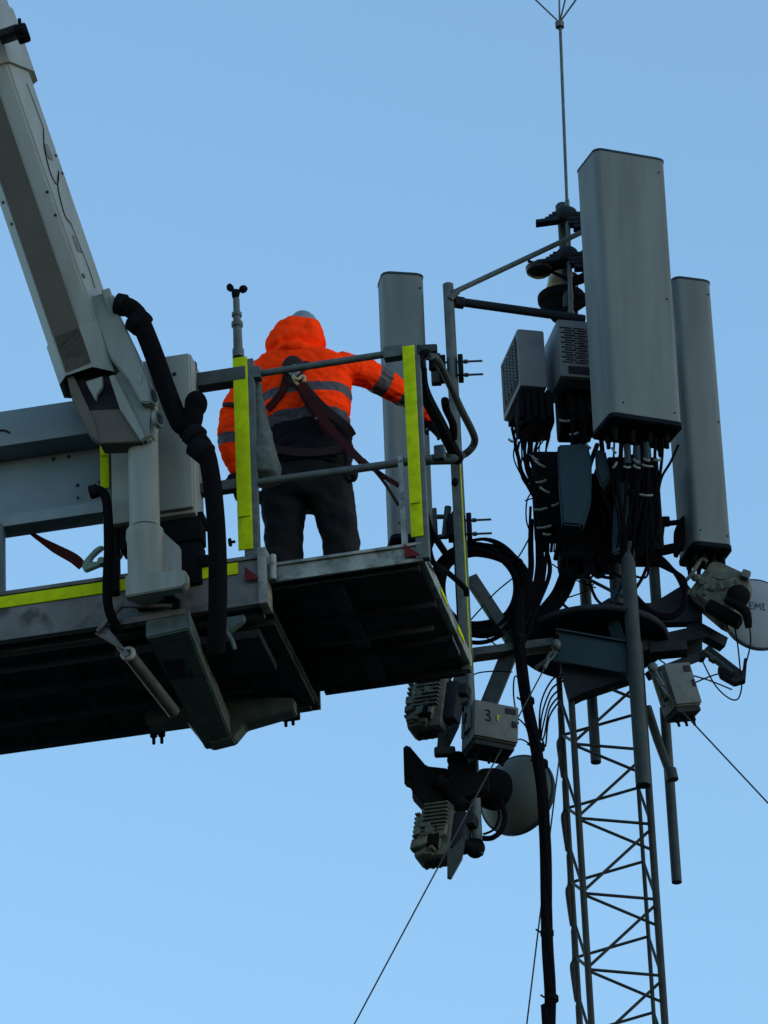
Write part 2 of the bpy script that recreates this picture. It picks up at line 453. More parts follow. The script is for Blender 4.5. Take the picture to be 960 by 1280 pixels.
# side gate (two bent tubes running away from the viewer) and its inner arm
g1 = MB(); pt = [Bp(535, 446, .0), Bp(546, 449, .1), Bp(560, 476, .34), Bp(575, 509, .72), Bp(591, 541, 1.1), Bp(593, 553, 1.2), Bp(587, 563, 1.22), Bp(576, 570, 1.2), Bp(560, 573, .9)]
g1.tube(pt, .021, n=10); lp(g1, 'side_gate', 'galv_dark')
g1 = MB(); pt = [Bp(527, 462, .0), Bp(526, 447, .0), Bp(532, 441, .0), Bp(540, 446, .05), Bp(541, 462, .05)]
g1.tube(pt, .022, n=10); g1.tube([Bp(526, 462, .02), Bp(530, 490, .2), Bp(550, 530, .7), Bp(572, 574, 1.15)], .035, n=10); lp(g1, 'side_gate', 'blackplastic')
g1 = MB(); g1.tube([Bp(556, 500, .5), Bp(558, 512, .6), Bp(566, 530, .8), Bp(567, 548, .9)], .022, n=8); lp(g1, 'gate_latch', 'blackplastic')
g1 = MB(); pt = [Bp(531, 640, .02), Bp(537, 660, .15), Bp(548, 678, .3), Bp(556, 690, .4)]
g1.tube(pt, .02, n=8); g1.tube([Bp(533, 655, .0), Bp(540, 700, .1), Bp(560, 716, .45), Bp(581, 735, .7), Bp(583, 745, .75)], .016, n=8); lp(g1, 'control_cable', 'cable')
kn = MB(); c = Bp(569, 604, D - .05); kn.ell(c, .022, .03, .03); lp(kn, 'rail_knob', 'blackplastic')
for x, y in ((294, 677),):
    kn = MB(); c = Bp(x, y, -.03); kn.rev(c, -U, [(0, .008), (.02, .008), (.022, .024), (.035, .022), (.036, 0)]); lp(kn, 'rail_knob', 'blackplastic')
# --- left box rail and riveted panel
z1 = uz(60, 505, -.04)[1]; z0 = uz(60, 549, -.04)[1]
q = MB(); q.lbox(uL, uz(165, 500, -.04)[0], -.04, .26, z0, z1, .01); lp(q, 'box_rail', 'alu_plain')
ur = uz(136, 600, .0)[0]
zp1 = z0 - .002; zp0 = uz(60, 640, .0)[1]
q = MB(); q.lbox(uL, ur, .12, .135, zp0 - .04, zp1, .002); pn = lp(q, 'infill_panel', 'alu_plain')
rv = MB()
for x, y in ((67, 574), (86, 571), (96, 561), (97, 607), (124, 557), (125, 603)):
    c = Bp(x, y, .12); rv.rev(c + V * .002, -V, [(0, .011), (.004, .011), (.008, .006), (.0085, 0)], n=12)
rv.split('rivet', 'ink', pn)
rv = MB(); c = Bp(97, 622, .115); rv.cyl(c, c - V * .02, .008); rv.build('bolt', 'tie', pn)
sc = MB(); sc.tube([Bp(-2, 538, -.044), Bp(6, 538, -.044), Bp(12, 541, -.044)], .006, n=6); sc.build('scratch_mark', 'ink', pn)
zr1 = uz(60, 637, -.02)[1]; zr0 = uz(60, 651, -.02)[1]
q = MB(); q.lbox(uL, ur, -.03, .10, zr0, zr1, .004); lp(q, 'guard_rail', 'alu_plain')
# --- white column and slewing cylinder
vc = -.33
c0, cz1 = uz(150, 452, -.16); c1, _ = uz(238, 443, -.16)
cL = uz(139, 600, -.16)[0]; cR = uz(243, 600, -.16)[0]; cz1 = uz(225, 444, -.16)[1]; cz0 = uz(190, 648, -.16)[1]
q = MB(); q.lbox(cL, cR, -.16, .05, cz0, cz1, .012); co = lp(q, 'column', 'white')
q = MB(); uu = uz(196, 600, -.2)[0]; q.lbox(uu, cR - .006, -.19, -.161, cz0 + .02, cz1 - .012, .008); q.build('cover_plate', 'white', co)
q = MB(); q.lbox(cL + .03, cR + .02, -.12, .0, cz0 - .14, cz0 - .003, .01)
q.lbox(cR - .17, cR + .01, -.10, .02, cz0 - .40, cz0 - .14, .01); q.lbox(cR - .02, cR + .03, -.11, .03, cz0 - .02, cz0 + .03); q.lbox(cR - .0, cR + .05, -.11, .03, cz0 - .30, cz0 - .24)
q.build('dark_mount', 'blackplastic', co)
h = MB()
for x, y in ((218, 468), (180, 475)): 
    c = Bp(x, y, -.19); h.rev(c, -V, [(0, .012), (.004, .012), (.005, 0)], n=12)
h.split('bolt', 'ink', co)
uc = uz(179, 650, -.36)[0]; za = uz(179, 545, -.36)[1]; zb = uz(179, 662, -.36)[1]; zc = uz(179, 744, -.36)[1]
q = MB(); q.rev(L(uc, -.33, za), -Z, [(0, .082), (za - zb + .01, .082)], 36); cy = lp(q, 'slewing_cylinder', 'white')
q = MB(); q.rev(L(uc, -.33, zb + .01), -Z, [(0, .083), (.006, .10), (.05, .102), (.07, .096), (zb - zc, .096)], 36)
q.prism([L(uc - .09, -.425, zc + .0), L(uc - .09, -.425, zc + .10), L(uc + .22, -.425, zc + .085), L(uc + .245, -.425, zc + .07), L(uc + .245, -.425, zc + .0), L(uc + .22, -.425, zc - .02), L(uc - .09, -.425, zc - .03)], V * .07, .006)
q.prism([L(uc + .09, -.33, zb + .0), L(uc + .19, -.33, zb - .12), L(uc + .19, -.33, zb - .34), L(uc + .09, -.33, zb - .36)], V * .03, .004)
q.prism([L(uc + .09, -.27, zb + .0), L(uc + .15, -.27, zb - .08), L(uc + .15, -.27, zb - .34), L(uc + .09, -.27, zb - .36)], V * .02, .004)
q.build('cylinder_foot', 'white', cy)
q = MB(); q.rev(L(uc, -.33, zb + .012), Z, [(0, .0845), (.004, .0855), (.008, .0845), (.009, .08)], 36); q.build('seal_ring', 'ink', cy)
# --- brackets below
q = MB()
p = [Bp(142, 782, -.2), Bp(232, 766, -.2)]; q.beam(p[0], p[1], .035, .05, Z)
q.beam(Bp(122, 790, -.25), Bp(152, 757, -.25), .03, .02, V); q.beam(Bp(128, 782, -.2), Bp(160, 822, -.2), .05, .03, V)
q.beam(Bp(150, 757, -.25), Bp(215, 758, -.22), .022, .02, Z)
q.prism([Bp(118, 791, -.24), Bp(136, 786, -.24), Bp(154, 812, -.24), Bp(140, 804, -.24)], V * .02, .002)
q.split('link_arm', 'alu_old', lift)
q = MB(); q.cyl(Bp(160, 817, -.2), Bp(217, 890, .35), .036, n=24); ac = lp(q, 'levelling_cylinder', 'alu_dark')
q = MB(); cc = Bp(160, 817, -.2)
q.tube([cc + (Z * math.cos(t) + U * math.sin(t)) * .03 for t in [i * math.pi / 6 for i in range(12)]], .014, n=8, closed=True, smooth=False, k=1); q.build('eye_ring', 'alu', ac)
zb1 = zx - .06
ub0 = uz(180, 800, -.25)[0]
q = MB()
pA0, pA1 = Bp(182, 798, -.22), Bp(236, 786, -.22)
pB0, pB1 = Bp(257, 938, .98), Bp(292, 930, .98)
th = Z * .13
vs = [pA0, pA1, pB1, pB0]
bmv = [q.bm.verts.new(p) for p in vs] + [q.bm.verts.new(p + th) for p in vs]
fs = [q.bm.faces.new([bmv[i] for i in f]) for f in ((0, 1, 2, 3), (7, 6, 5, 4), (0, 4, 5, 1), (1, 5, 6, 2), (2, 6, 7, 3), (3, 7, 4, 0))]
bmesh.ops.recalc_face_normals(q.bm, faces=fs); bmesh.ops.bevel(q.bm, geom=list({e for f in fs for e in f.edges}), offset=.008, segments=2, affect='EDGES')
mb_ = lp(q, 'mount_beam', 'greenmetal')
def hit(x, y, p, n):
    d = ray(x, y); return CAM + d * ((p - CAM).dot(n) / d.dot(n))
bn = (pA1 - pA0).cross(pB0 - pA0).normalized()
if bn.z > 0: bn = -bn
q = MB(); q.prism([hit(x, y, pA0 + bn * .003, bn) for x, y in ((203, 826), (229, 824), (233, 848), (213, 850))], -bn * .006); q.build('slot', 'ink', mb_)
q = MB(); q.prism([hit(x, y, pA0 + bn * .005, bn) for x, y in ((236, 840), (240, 838), (243, 845), (238, 848))], -bn * .006); q.build('slot', 'ink', mb_)
q = MB()
pl = [Bp(185, 905, 1.0), Bp(190, 918, 1.0), Bp(237, 909, 1.0), Bp(257, 934, 1.0), Bp(268, 939, 1.0), Bp(296, 932, 1.0), Bp(310, 915, 1.0), Bp(372, 897, 1.0), Bp(372, 882, 1.0), Bp(290, 880, 1.0), Bp(240, 880, 1.0), Bp(190, 895, 1.0)]
q.prism(pl, -V * .10, .006); cbm = lp(q, 'cross_bracket', 'greenmetal')
for x, y in ((192, 917), (202, 916), (357, 895), (366, 893)):
    q = MB(); c = Bp(x, y, 1.05); q.rev(c + Z * .03, -Z, [(0, .022), (.05, .02), (.052, .01), (.095, .009), (.097, 0)], n=10); q.build('bolt', 'blackplastic', cbm)
q = MB(); q.box(Bp(362, 888, 1.02), U, V, Z, .10, .1, .09, .01); q.box(Bp(196, 908, 1.02), U, V, Z, .07, .1, .06, .01); q.split('rubber_pad', 'blackplastic', cbm)
q = MB(); q.prism([Bp(280, 772, -.1), Bp(305, 768, -.1), Bp(303, 775, -.1), Bp(283, 790, -.1)], V * .05, .002)
q.tube([Bp(283, 790, -.1), Bp(290, 800, -.1), Bp(294, 812, -.1)], .011, n=8); q.box(Bp(180, 772, -.1), U, V, Z, .3, .04, .06); q.split('hose_bracket', 'greenmetal', lift)
q = MB(); q.box(Bp(195, 752, -.12), U, V, Z, .20, .1, .10, .02); q.ell(Bp(182, 746, -.2), .06, .05, .04); q.tube([Bp(210, 748, -.2), Bp(222, 752, -.22), Bp(221, 766, -.2)], .015, n=8); q.split('pivot_motor', 'blackplastic', lift)
# --- boom
e0 = Bp(117, 462, -.40); e1 = Bp(-4, 108, -.78)
ax = (e1 - e0).normalized()
view = (CAM - e0).normalized()
tt = (view - ax * view.dot(ax)).normalized()
ww = ax.cross(tt).normalized()
if ww.dot(rt) < 0: ww = -ww
prof = [(-.196, -.02), (-.150, .075), (.0, .10), (.098, .082), (.197, -.12), (.197, -.24), (.10, -.33), (-.10, -.33), (-.196, -.22)]
def ringp(c, s=1.0, off=(0, 0)): return [c + ww * ((a + off[0]) * s) + tt * ((b + off[1]) * s) for a, b in prof]
SL = .36
def slant(r_): return [p - ax * (max(0, (p - e0).dot(ww) + .02) * SL * 1.6) for p in r_]
def section(name, c0, c1, s0, s1, mm, hollow=False, off=(0, 0)):
    q = MB(); rr = [slant(ringp(c0, s0, off)), ringp(c1, s1, off)]
    if hollow: rr = [ringp(c0 + ax * .25, s0 * .9, off), ringp(c0 + ax * .25, s0 * .9, off), slant(ringp(c0, s0 * .93, off))] + rr
    q.rings(rr); bmesh.ops.bevel(q.bm, geom=[e for e in q.bm.edges if abs((e.verts[0].co - e.verts[1].co).normalized().dot(ax)) > .95 and (e.verts[0].co - e.verts[1].co).length > .5], offset=.012, segments=2, affect='EDGES')
    return lp(q, name, mm)
bo = section('boom_section', e0 - ax * .0, e0 + ax * 5.5, .98, .98, 'boom', True)
# dark strip that paints in the shade of the bottom facet, welded end collar
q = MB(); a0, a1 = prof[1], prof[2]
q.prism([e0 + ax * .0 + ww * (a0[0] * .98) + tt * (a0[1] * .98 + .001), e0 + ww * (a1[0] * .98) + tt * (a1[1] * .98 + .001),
         e0 + ax * 5 + ww * (a1[0] * .98) + tt * (a1[1] * .98 + .001), e0 + ax * 5 + ww * (a0[0] * .98) + tt * (a0[1] * .98 + .001)], tt * .004); q.build('facet_shade_strip', 'boomdark', bo)
q = MB(); q.rings([slant(ringp(e0 - ax * .012, .965)), slant(ringp(e0 - ax * .012, 1.03)), ringp(e0 + ax * .22, 1.03), ringp(e0 + ax * .23, .985)], cap=False); q.build('end_collar', 'boom', bo)
q = MB()
for x, y in ((2, 247), (13, 275), (59, 239), (69, 268), (64, 178), (72, 200), (136, 480), (137, 420)):
    d = ray(x, y); best = None
    t = (e0 + tt * .095 - CAM).dot(tt) / d.dot(tt); c = CAM + d * t
    w = (c - e0).dot(ww)
    for i in range(4):
        (w0, t0), (w1, t1) = prof[i], prof[i + 1]
        if w0 <= w / .98 <= w1: 
            tv = t0 + (t1 - t0) * (w / .98 - w0) / (w1 - w0); c = c + tt * (tv * .98 - .095) ; q.ell(c, .009, .009, .009)
q.split('drain_hole', 'ink', bo)
def onface(x, y, lift_=.004):
    i = 3; (w0, t0), (w1, t1) = prof[i], prof[i + 1]
    pw = e0 + ww * w0 * .98 + tt * t0 * .98; fn = (ww * (t0 - t1) + tt * (w1 - w0)).normalized()
    d = ray(x, y); t = (pw - CAM).dot(fn) / d.dot(fn); return CAM + d * t + fn * lift_
q = MB()
q.tube([onface(54, 162), onface(55, 185), onface(62, 215), onface(71, 231), onface(73, 214)], .0027, n=6)
q.tube([onface(73, 214), onface(72, 235), onface(80, 268), onface(88, 280)], .0027, n=6)
q.tube([onface(33, 105), onface(50, 150), onface(54, 162)], .0018, n=6); q.tube([onface(88, 280), onface(110, 335), onface(118, 360)], .0018, n=6)
q.split('sensor_wire', 'cable', bo)
for x, y, r_ in ((104, 345, .016), (134, 432, .012), (146, 428, .02), (128, 398, .010)):
    q = MB(); c = onface(x, y, .0); fn_ = (onface(x, y, .01) - onface(x, y, .0)).normalized(); q.rev(c, fn_, [(-.004, r_), (.004, r_), (.007, r_ * .7), (.008, 0)], 12); q.build('bolt', 'alu_dark', bo)
for x, y in ((60, 190), (96, 305)):
    q = MB(); c = onface(x, y, .002); fn_ = (onface(x, y, .01) - onface(x, y, .0)).normalized(); q.box(c, ax, ax.cross(fn_), fn_, .10, .05, .004, .001); q.build('faded_patch', 'alu_old', bo)
# outer boom section with light bracket, upper left
o0 = Bp(3, 92, -.80)
q = MB(); oc = e0 + ax * (o0 - e0).dot(ax)
q.rings([ringp(oc + ax * .02, 1.0), ringp(oc + ax * .02, 1.14), ringp(oc + ax * .42, 1.14), ringp(oc + ax * .44, 1.06), ringp(oc + ax * 5, 1.06)])
os_ = lp(q, 'boom_section', 'boom')
q = MB(); q.box(Bp(12, 43, -.98), ww, tt, ax, .12, .12, .045, .01); q.build('strap', 'ink', os_)
q = MB(); c = Bp(28, 42, -1.0); q.box(c, ww, tt, ax, .07, .09, .09, .015); q.ell(c + tt * .05, .03, .03, .03); q.cyl(c + ax * .04, c + ax * .09 + ww * .01, .01); q.build('work_lamp', 'blackplastic', os_)
# fork and pins at the lower end
q = MB(); q.prism([Bp(x, y, -.50) for x, y in ((108, 372), (133, 364), (150, 394), (171, 438), (187, 478), (189, 503), (176, 503), (160, 474), (138, 448))], V * .12, .008); q.build('side_plate', 'boom', bo)
q = MB(); q.prism([Bp(84, 462, -.41), Bp(160, 465, -.41), Bp(166, 512, -.41), Bp(108, 516, -.41)], V * .1); dk = q.build('fork_shade_block', 'ink', bo)  # solid black block painting the shade inside the fork opening
q = MB(); q.prism([Bp(107, 477, -.46), Bp(128, 470, -.46), Bp(128, 483, -.46), Bp(121, 492, -.46), Bp(119, 500, -.46), Bp(111, 486, -.46)], V * .03, .003)
q.prism([Bp(136, 470, -.47), Bp(143, 468, -.47), Bp(182, 545, -.47), Bp(176, 551, -.47), Bp(150, 512, -.47)], V * .03, .003)
q.split('fork_rib', 'boom', bo)
q = MB(); q.prism([Bp(82, 466, -.46), Bp(92, 470, -.46), Bp(120, 530, -.46), Bp(124, 553, -.46), Bp(112, 545, -.46), Bp(90, 500, -.46)], V * .05, .004)
q.build('fork_rib', 'boomdark', bo)
q = MB(); q.prism([Bp(112, 513, -.45), Bp(152, 511, -.45), Bp(177, 552, -.45), Bp(124, 554, -.45)], V * .12, .004); fk = lp(q, 'fork_plate', 'boomdark')
q = MB(); q.prism([Bp(139, 472, -.44), Bp(152, 458, -.44), Bp(172, 445, -.44), Bp(188, 478, -.44), Bp(191, 505, -.44), Bp(190, 545, -.44), Bp(180, 552, -.44), Bp(175, 548, -.44)], V * .14, .014)
q.build('fork_cheek', 'boom', fk)
for x, y, r in ((184, 480, .062), (193, 496, .055), (200, 524, .05)):
    q = MB(); c = Bp(x - 2, y, -.45); dd = (U * .95 - V * .25).normalized(); q.rev(c, dd, [(-.014, r), (.0, r), (.008, r * .9), (.010, r * .6), (.004, r * .5), (.003, 0)], 28); pi_ = q.build('pivot_pin', 'boom', fk)
    q = MB(); q.rev(c + dd * .009, dd, [(0, r * .66), (.004, r * .64), (.006, r * .3), (.007, 0)], 24); q.build('pin_cap', 'shield', fk)
# hoses
def bend(pts, r, v, name='hydraulic_hose', collars=()):
    q = MB(); q.tube([Bp(x, y, vv) for x, y, vv in pts], r, n=16, k=8); o = lp(q, name, 'black')
    for (x, y, vv, x2, y2, rr) in collars:
        k_ = MB(); a, b = Bp(x, y, vv), Bp(x2, y2, vv); k_.rev(a, b - a, [(0, rr * .9), (.004, rr), ((b - a).length, rr), ((b - a).length + .004, rr * .9)], 20); k_.build('hose_collar', 'blackplastic', o)
    return o
q = MB(); q.box(Bp(139, 383, -.47), ww, tt, ax, .05, .10, .18, .01); q.box(Bp(143, 382, -.47), ww, tt, ax, .03, .12, .08, .01); lp(q, 'hose_fitting', 'boom')
bend([(146, 382, -.5), (160, 384, -.5), (171, 393, -.5), (180, 412, -.5), (193, 445, -.5), (207, 485, -.5), (219, 516, -.5), (228, 532, -.5), (240, 528, -.5), (243, 505, -.5)], .053, 0,
     collars=((146, 380, -.5, 156, 382, .062), (174, 402, -.5, 180, 393, .0585), (166, 400, -.5, 176, 408, .061)))
q = MB(); q.ell(Bp(245, 505, -.5), .062, .062, .075); lp(q, 'hose_elbow', 'black')
bend([(232, 538, -.48), (246, 548, -.48), (256, 562, -.48), (263, 590, -.48), (269, 640, -.48), (272, 700, -.48), (272, 760, -.48), (270, 815, -.40)], .05, 0,
     collars=((243, 556, -.48, 258, 568, .064), (238, 540, -.48, 247, 548, .066)))
bend([(113, 615, -.3), (124, 613, -.3), (132, 622, -.3), (135, 645, -.3), (136, 680, -.3), (134, 735, -.3), (137, 765, -.28), (150, 790, -.2)], .026, 0, name='control_cable', collars=((112, 616, -.3, 122, 613, .038),))
q = MB(); q.lbox(uz(136, 700, -.1)[0], uz(148, 700, -.1)[0], -.12, -.05, uz(142, 742, -.1)[1], uz(142, 640, -.1)[1]); lp(q, 'guard_post', 'blackplastic')
q = MB(); q.tube([Bp(236, 454, -.05), Bp(243, 455, -.05), Bp(241, 470, -.05), Bp(242, 488, -.05)], [.012, .014, .02, .024], n=10); lp(q, 'grease_fitting', 'shield')

# things hung on the basket
an = thing('anemometer', Bp(298, 446, -.01), 'small cup anemometer on a thin jointed pole above the yellow basket post', 'anemometer')
q = MB(); q.rev(Bp(298, 447, -.01), (Bp(295, 368, -.01) - Bp(298, 447, -.01)), [(0, .032), (.05, .032), (.052, .026), (.19, .024), (.20, .032), (.225, .032), (.23, .021), (.26, .021), (.265, .028), (.285, .028), (.29, .019), (.38, .018)], 18); q.build('pole', 'galv', an)
q = MB(); q.rev(Bp(294.8, 371, -.01), Z, [(0, .018), (.02, .024), (.04, .02), (.05, .0)], 14); q.build('rotor_head', 'blackplastic', an)
hub = Bp(294.8, 363, -.01)
for k in range(3):
    a = R(-14 + 120 * k); d = Vector((math.cos(a), math.sin(a), 0)); tg = Vector((-d.y, d.x, 0))
    q = MB(); q.cyl(hub, hub + d * .04, .004, n=6); q.rev(hub + d * .042 - tg * .02, tg, [(0, .004), (.006, .016), (.014, .023), (.024, .025), (.026, .023), (.016, .010), (.012, 0)], 14); q.build('cup', 'blackplastic', an)

sk = MB(); sp = []
for y, xl, xr, t in ((476, 308, 322, .03), (482, 307, 327, .045), (520, 307, 333, .06), (560, 307, 343, .09), (585, 308, 350, .115), (598, 312, 349, .10), (604, 318, 342, .03)):
    a, b = Bp(xl, y, .09), Bp(xr, y, .09); c = (a + b) / 2; w = (b - a).length / 2
    sp.append([c + U * (w * math.copysign(abs(math.cos(q_)) ** .6, math.cos(q_))) + V * (t * math.copysign(abs(math.sin(q_)) ** .7, math.sin(q_))) for q_ in [i * math.pi / 12 for i in range(24)]])
sk.rings(sp); tmp_root = thing('tool_sack', Bp(328, 604, .09), 'grey canvas tool sack hanging behind the yellow basket post', 'sack')
sb = remeshed(sk, 'sack_body', ['sack'], tmp_root, .011, disp=lambda c, n: .008 * noise.noise(c * 9) + .004 * noise.noise(c * 30))
q = MB(); q.tube([Bp(312, 478, .09), Bp(311, 468, .05), Bp(316, 462, .02), Bp(320, 470, .06), Bp(320, 478, .09)], .007, n=8); q.build('loop', 'webdark', tmp_root)

def ribbon(pts, w, n_=None, t=.003, k=8, ref=None):
    q = MB(); pts = catmull(pts, k); wl = w if isinstance(w, list) else [w, w]
    def wat(i):
        t = i / (len(pts) - 1) * (len(wl) - 1); a_ = min(int(t), len(wl) - 2); return wl[a_] + (wl[a_ + 1] - wl[a_]) * (t - a_)
    rr = []
    for i, p in enumerate(pts):
        d = (pts[min(i + 1, len(pts) - 1)] - pts[max(0, i - 1)]).normalized(); a, b = orth(d, ref if ref is not None else V)
        wi = wat(i)
        rr.append([p + b * wi / 2 + a * t, p - b * wi / 2 + a * t, p - b * wi / 2 - a * t, p + b * wi / 2 - a * t])
    q.rings(rr); return q
ly = thing('safety_lanyard', Bp(30, 660, .1), 'dark red webbing lanyard with a zinc snap hook hanging left of the white cylinder', 'lanyard')
q = ribbon([Bp(28, 658, .1), Bp(44, 670, .1), Bp(68, 685, .1), Bp(92, 698, .1), Bp(103, 708, .1)], [.012, .018, .03, .05, .058, .058, .05]); q.build('webbing', 'webred', ly)
q = MB(); q.prism([Bp(102, 706, .09), Bp(106, 698, .09), Bp(118, 685, .09), Bp(125, 681, .09), Bp(131, 683, .09), Bp(122, 690, .09), Bp(115, 697, .09), Bp(114, 702, .09), Bp(127, 700, .09), Bp(131, 704, .09), Bp(106, 714, .09), Bp(103, 711, .09)], V * .03, .006)
q.cyl(Bp(126, 700, .08), Bp(126, 700, .08) + V * .05, .02); q.tube([Bp(131, 683, .1), Bp(146, 682, .1), Bp(153, 688, .1), Bp(149, 698, .1), Bp(138, 702, .1), Bp(128, 703, .1)], .012, n=10); q.build('snap_hook', 'hook', ly)

# ------------------------------------------------------------------ worker, seen from behind
vp = .55
def W(x, y, v=vp): return Bp(x, y, v)
pw = thing('person', W(385, 772), 'person in orange hi-vis jacket standing in the basket, back turned, right arm reaching out', 'person')
def loft(mb, rows, k=4, n=24, sq=.8):
    """rows: (x_left, x_right, y, v, halfdepth)"""
    cs = []
    for xl, xr, y, v, t in rows:
        a, b = W(xl, y, v), W(xr, y, v); cs.append(((a + b) / 2, (b - a) / 2, t))
    P_ = catmull([c[0] for c in cs], k); H_ = catmull([c[1] for c in cs], k); T_ = catmull([Vector((c[2], 0, 0)) for c in cs], k)
    rr = []
    for c, h, t in zip(P_, H_, T_):
        f = lambda x: math.copysign(abs(x) ** sq, x)
        rr.append([c + h * f(math.cos(2 * math.pi * i / n)) + V * (t.x * f(math.sin(2 * math.pi * i / n))) for i in range(n)])
    mb.rings(rr)
def arm(mb, pts):
    cs = [W(x, y, v) for x, y, v, r in pts]; rs = [r for *_, r in pts]
    mb.tube(cs, rs, n=16, k=5)
    mb.ell(cs[0], rs[0] * .97, rs[0] * .97, rs[0] * .97); mb.ell(cs[-1], rs[-1] * .9, rs[-1] * .9, rs[-1] * .9)
px = 1 / 232.0
# body: one continuous figure (head, neck, trunk, arms, legs)
b = MB()
b.ell(W(380, 421, .58), .078, .095, .115); b.tube([W(380, 440, .58), W(382, 462, .56)], .06, n=12)
loft(b, [(352, 406, 446, vp, .07), (330, 430, 458, vp, .10), (338, 424, 510, vp, .115), (343, 422, 560, vp, .10), (340, 426, 600, vp, .11)])
arm(b, [(330, 462, .55, .05), (302, 496, .53, .045), (291, 535, .50, .042), (291, 580, .47, .03)])
arm(b, [(428, 460, .55, .05), (462, 470, .66, .048), (490, 482, .80, .042), (520, 505, .93, .036), (536, 520, 1.0, .028)])
arm(b, [(360, 600, .55, .085), (357, 650, .54, .065), (352, 700, .55, .052), (352, 752, .56, .045)])
arm(b, [(408, 600, .55, .085), (416, 650, .53, .065), (424, 700, .55, .052), (428, 752, .56, .045)])
bo_ = remeshed(b, 'body', ['skin'], pw, .013)
# jacket
wave = lambda c, n: .008 * noise.noise(Vector((c.x * 6, c.y * 6, c.z * 12))) - .026 * max(0, .34 - abs(noise.noise(Vector((c.x * 7 + c.z * 3, c.y * 7, c.z * 13 - c.x * 5))) * 2.2)) + .006 * noise.noise(Vector((c.x * 20, c.y * 20, c.z * 42 + c.x * 18)))
j = MB()
loft(j, [(356, 404, 440, vp, .09), (334, 426, 447, vp, .13), (322, 438, 458, vp, .155), (320, 439, 480, vp, .165), (324, 437, 505, vp, .17), (327, 438, 530, vp, .165), (331, 440, 555, vp, .155), (334, 439, 580, vp, .16), (336, 437, 591, vp, .155)], n=30)
arm(j, [(330, 463, .55, .074), (309, 484, .54, .078), (293, 510, .53, .074), (287, 535, .51, .071), (288, 560, .49, .066), (293, 580, .47, .052), (295, 590, .46, .04)])
arm(j, [(424, 459, .55, .088), (447, 463, .62, .090), (465, 470, .68, .084), (483, 480, .77, .077), (500, 490, .84, .07), (515, 500, .9, .064), (528, 512, .95, .056), (534, 519, .98, .047)])
sR0, sR1 = W(424, 459, .55), W(534, 519, .98); aR = (sR1 - sR0).normalized()
tR = lambda x, y, v: (W(x, y, v) - sR0).dot(aR)
rb1 = (tR(465, 472, .70), tR(482, 480, .77)); rb2 = (tR(499, 490, .84), tR(512, 499, .89))
z_ = lambda x, y: W(x, y, .40).z
zA1, zA0 = z_(385, 478), z_(385, 490); zB1, zB0 = z_(385, 512), z_(385, 525)
zL1, zL0 = W(288, 546, .5).z, W(288, 560, .5).z
xl_ = (W(322, 500) - O).dot(U); xr_ = (W(441, 460) - O).dot(U)
def pickj(c):
    u = (c - O).dot(U); z = c.z
    if u > xr_:
        t = (c - sR0).dot(aR)
        return 1 if rb1[0] < t < rb1[1] or rb2[0] < t < rb2[1] else 0
    if u < xl_ - .01: return 1 if zL0 < z < zL1 else 0
    zz = z + (u - xl_ - .22) * -.0
    sag = .02 * math.sin((u - xl_) * 6)
    if zz < zB0 + sag: return 2
    if zz < zB1 + sag or zA0 < zz < zA1: return 1
    return 0
jo = remeshed(j, 'jacket', ['orange', 'refl', 'darkcloth'], pw, .0085, pick=pickj, disp=wave, smooth=2)
# hood fallen round the helmet
hd = MB()
hc = W(369, 424, .56)
hd.ell(W(368, 428, .54), .152, .13, .108); hd.ell(W(350, 431, .52), .085, .11, .085); hd.ell(W(370, 418, .54), .125, .12, .092); hd.ell(W(385, 423, .56), .094, .125, .105); hd.ell(W(370, 443, .50), .13, .12, .05)
fold = lambda c, n: .014 * noise.noise(Vector((c.x * 8, c.y * 8, c.z * 20))) + .008 * noise.noise(c * 24)
ho = remeshed(hd, 'hood', ['orange'], pw, .0085, disp=fold)
q = MB(); q.ell(W(379, 420, .62), .102, .13, .150)
he = q.build('helmet', 'helmet', pw)
# trousers
tr = MB()
loft(tr, [(338, 436, 585, vp, .14), (332, 440, 600, vp, .15), (330, 442, 618, vp, .15), (334, 440, 632, vp, .12)], n=26)
def leg(rows): loft(tr, rows, n=20)
leg([(328, 386, 612, vp, .12), (328, 384, 635, vp, .115), (330, 379, 660, vp, .10), (331, 378, 690, vp, .095), (330, 377, 720, vp, .09), (332, 375, 752, vp, .085)])
leg([(384, 442, 612, vp, .12), (387, 444, 635, vp, .115), (398, 447, 660, vp, .10), (404, 450, 685, vp, .095), (406, 452, 715, vp, .09), (408, 450, 752, vp, .085)])
to = remeshed(tr, 'trousers', ['trouser'], pw, .010, disp=lambda c, n: .011 * noise.noise(Vector((c.x * 8, c.y * 8, c.z * 11 + c.x * 8))) + .007 * noise.noise(c * 24))
for x in (353, 430):
    q = MB(); q.ell(W(x, 760, .55), .055, .06, .07); q.ell(W(x + 2, 766, .66), .055, .13, .045); remeshed(q, 'boot', ['blackplastic'], pw, .012)
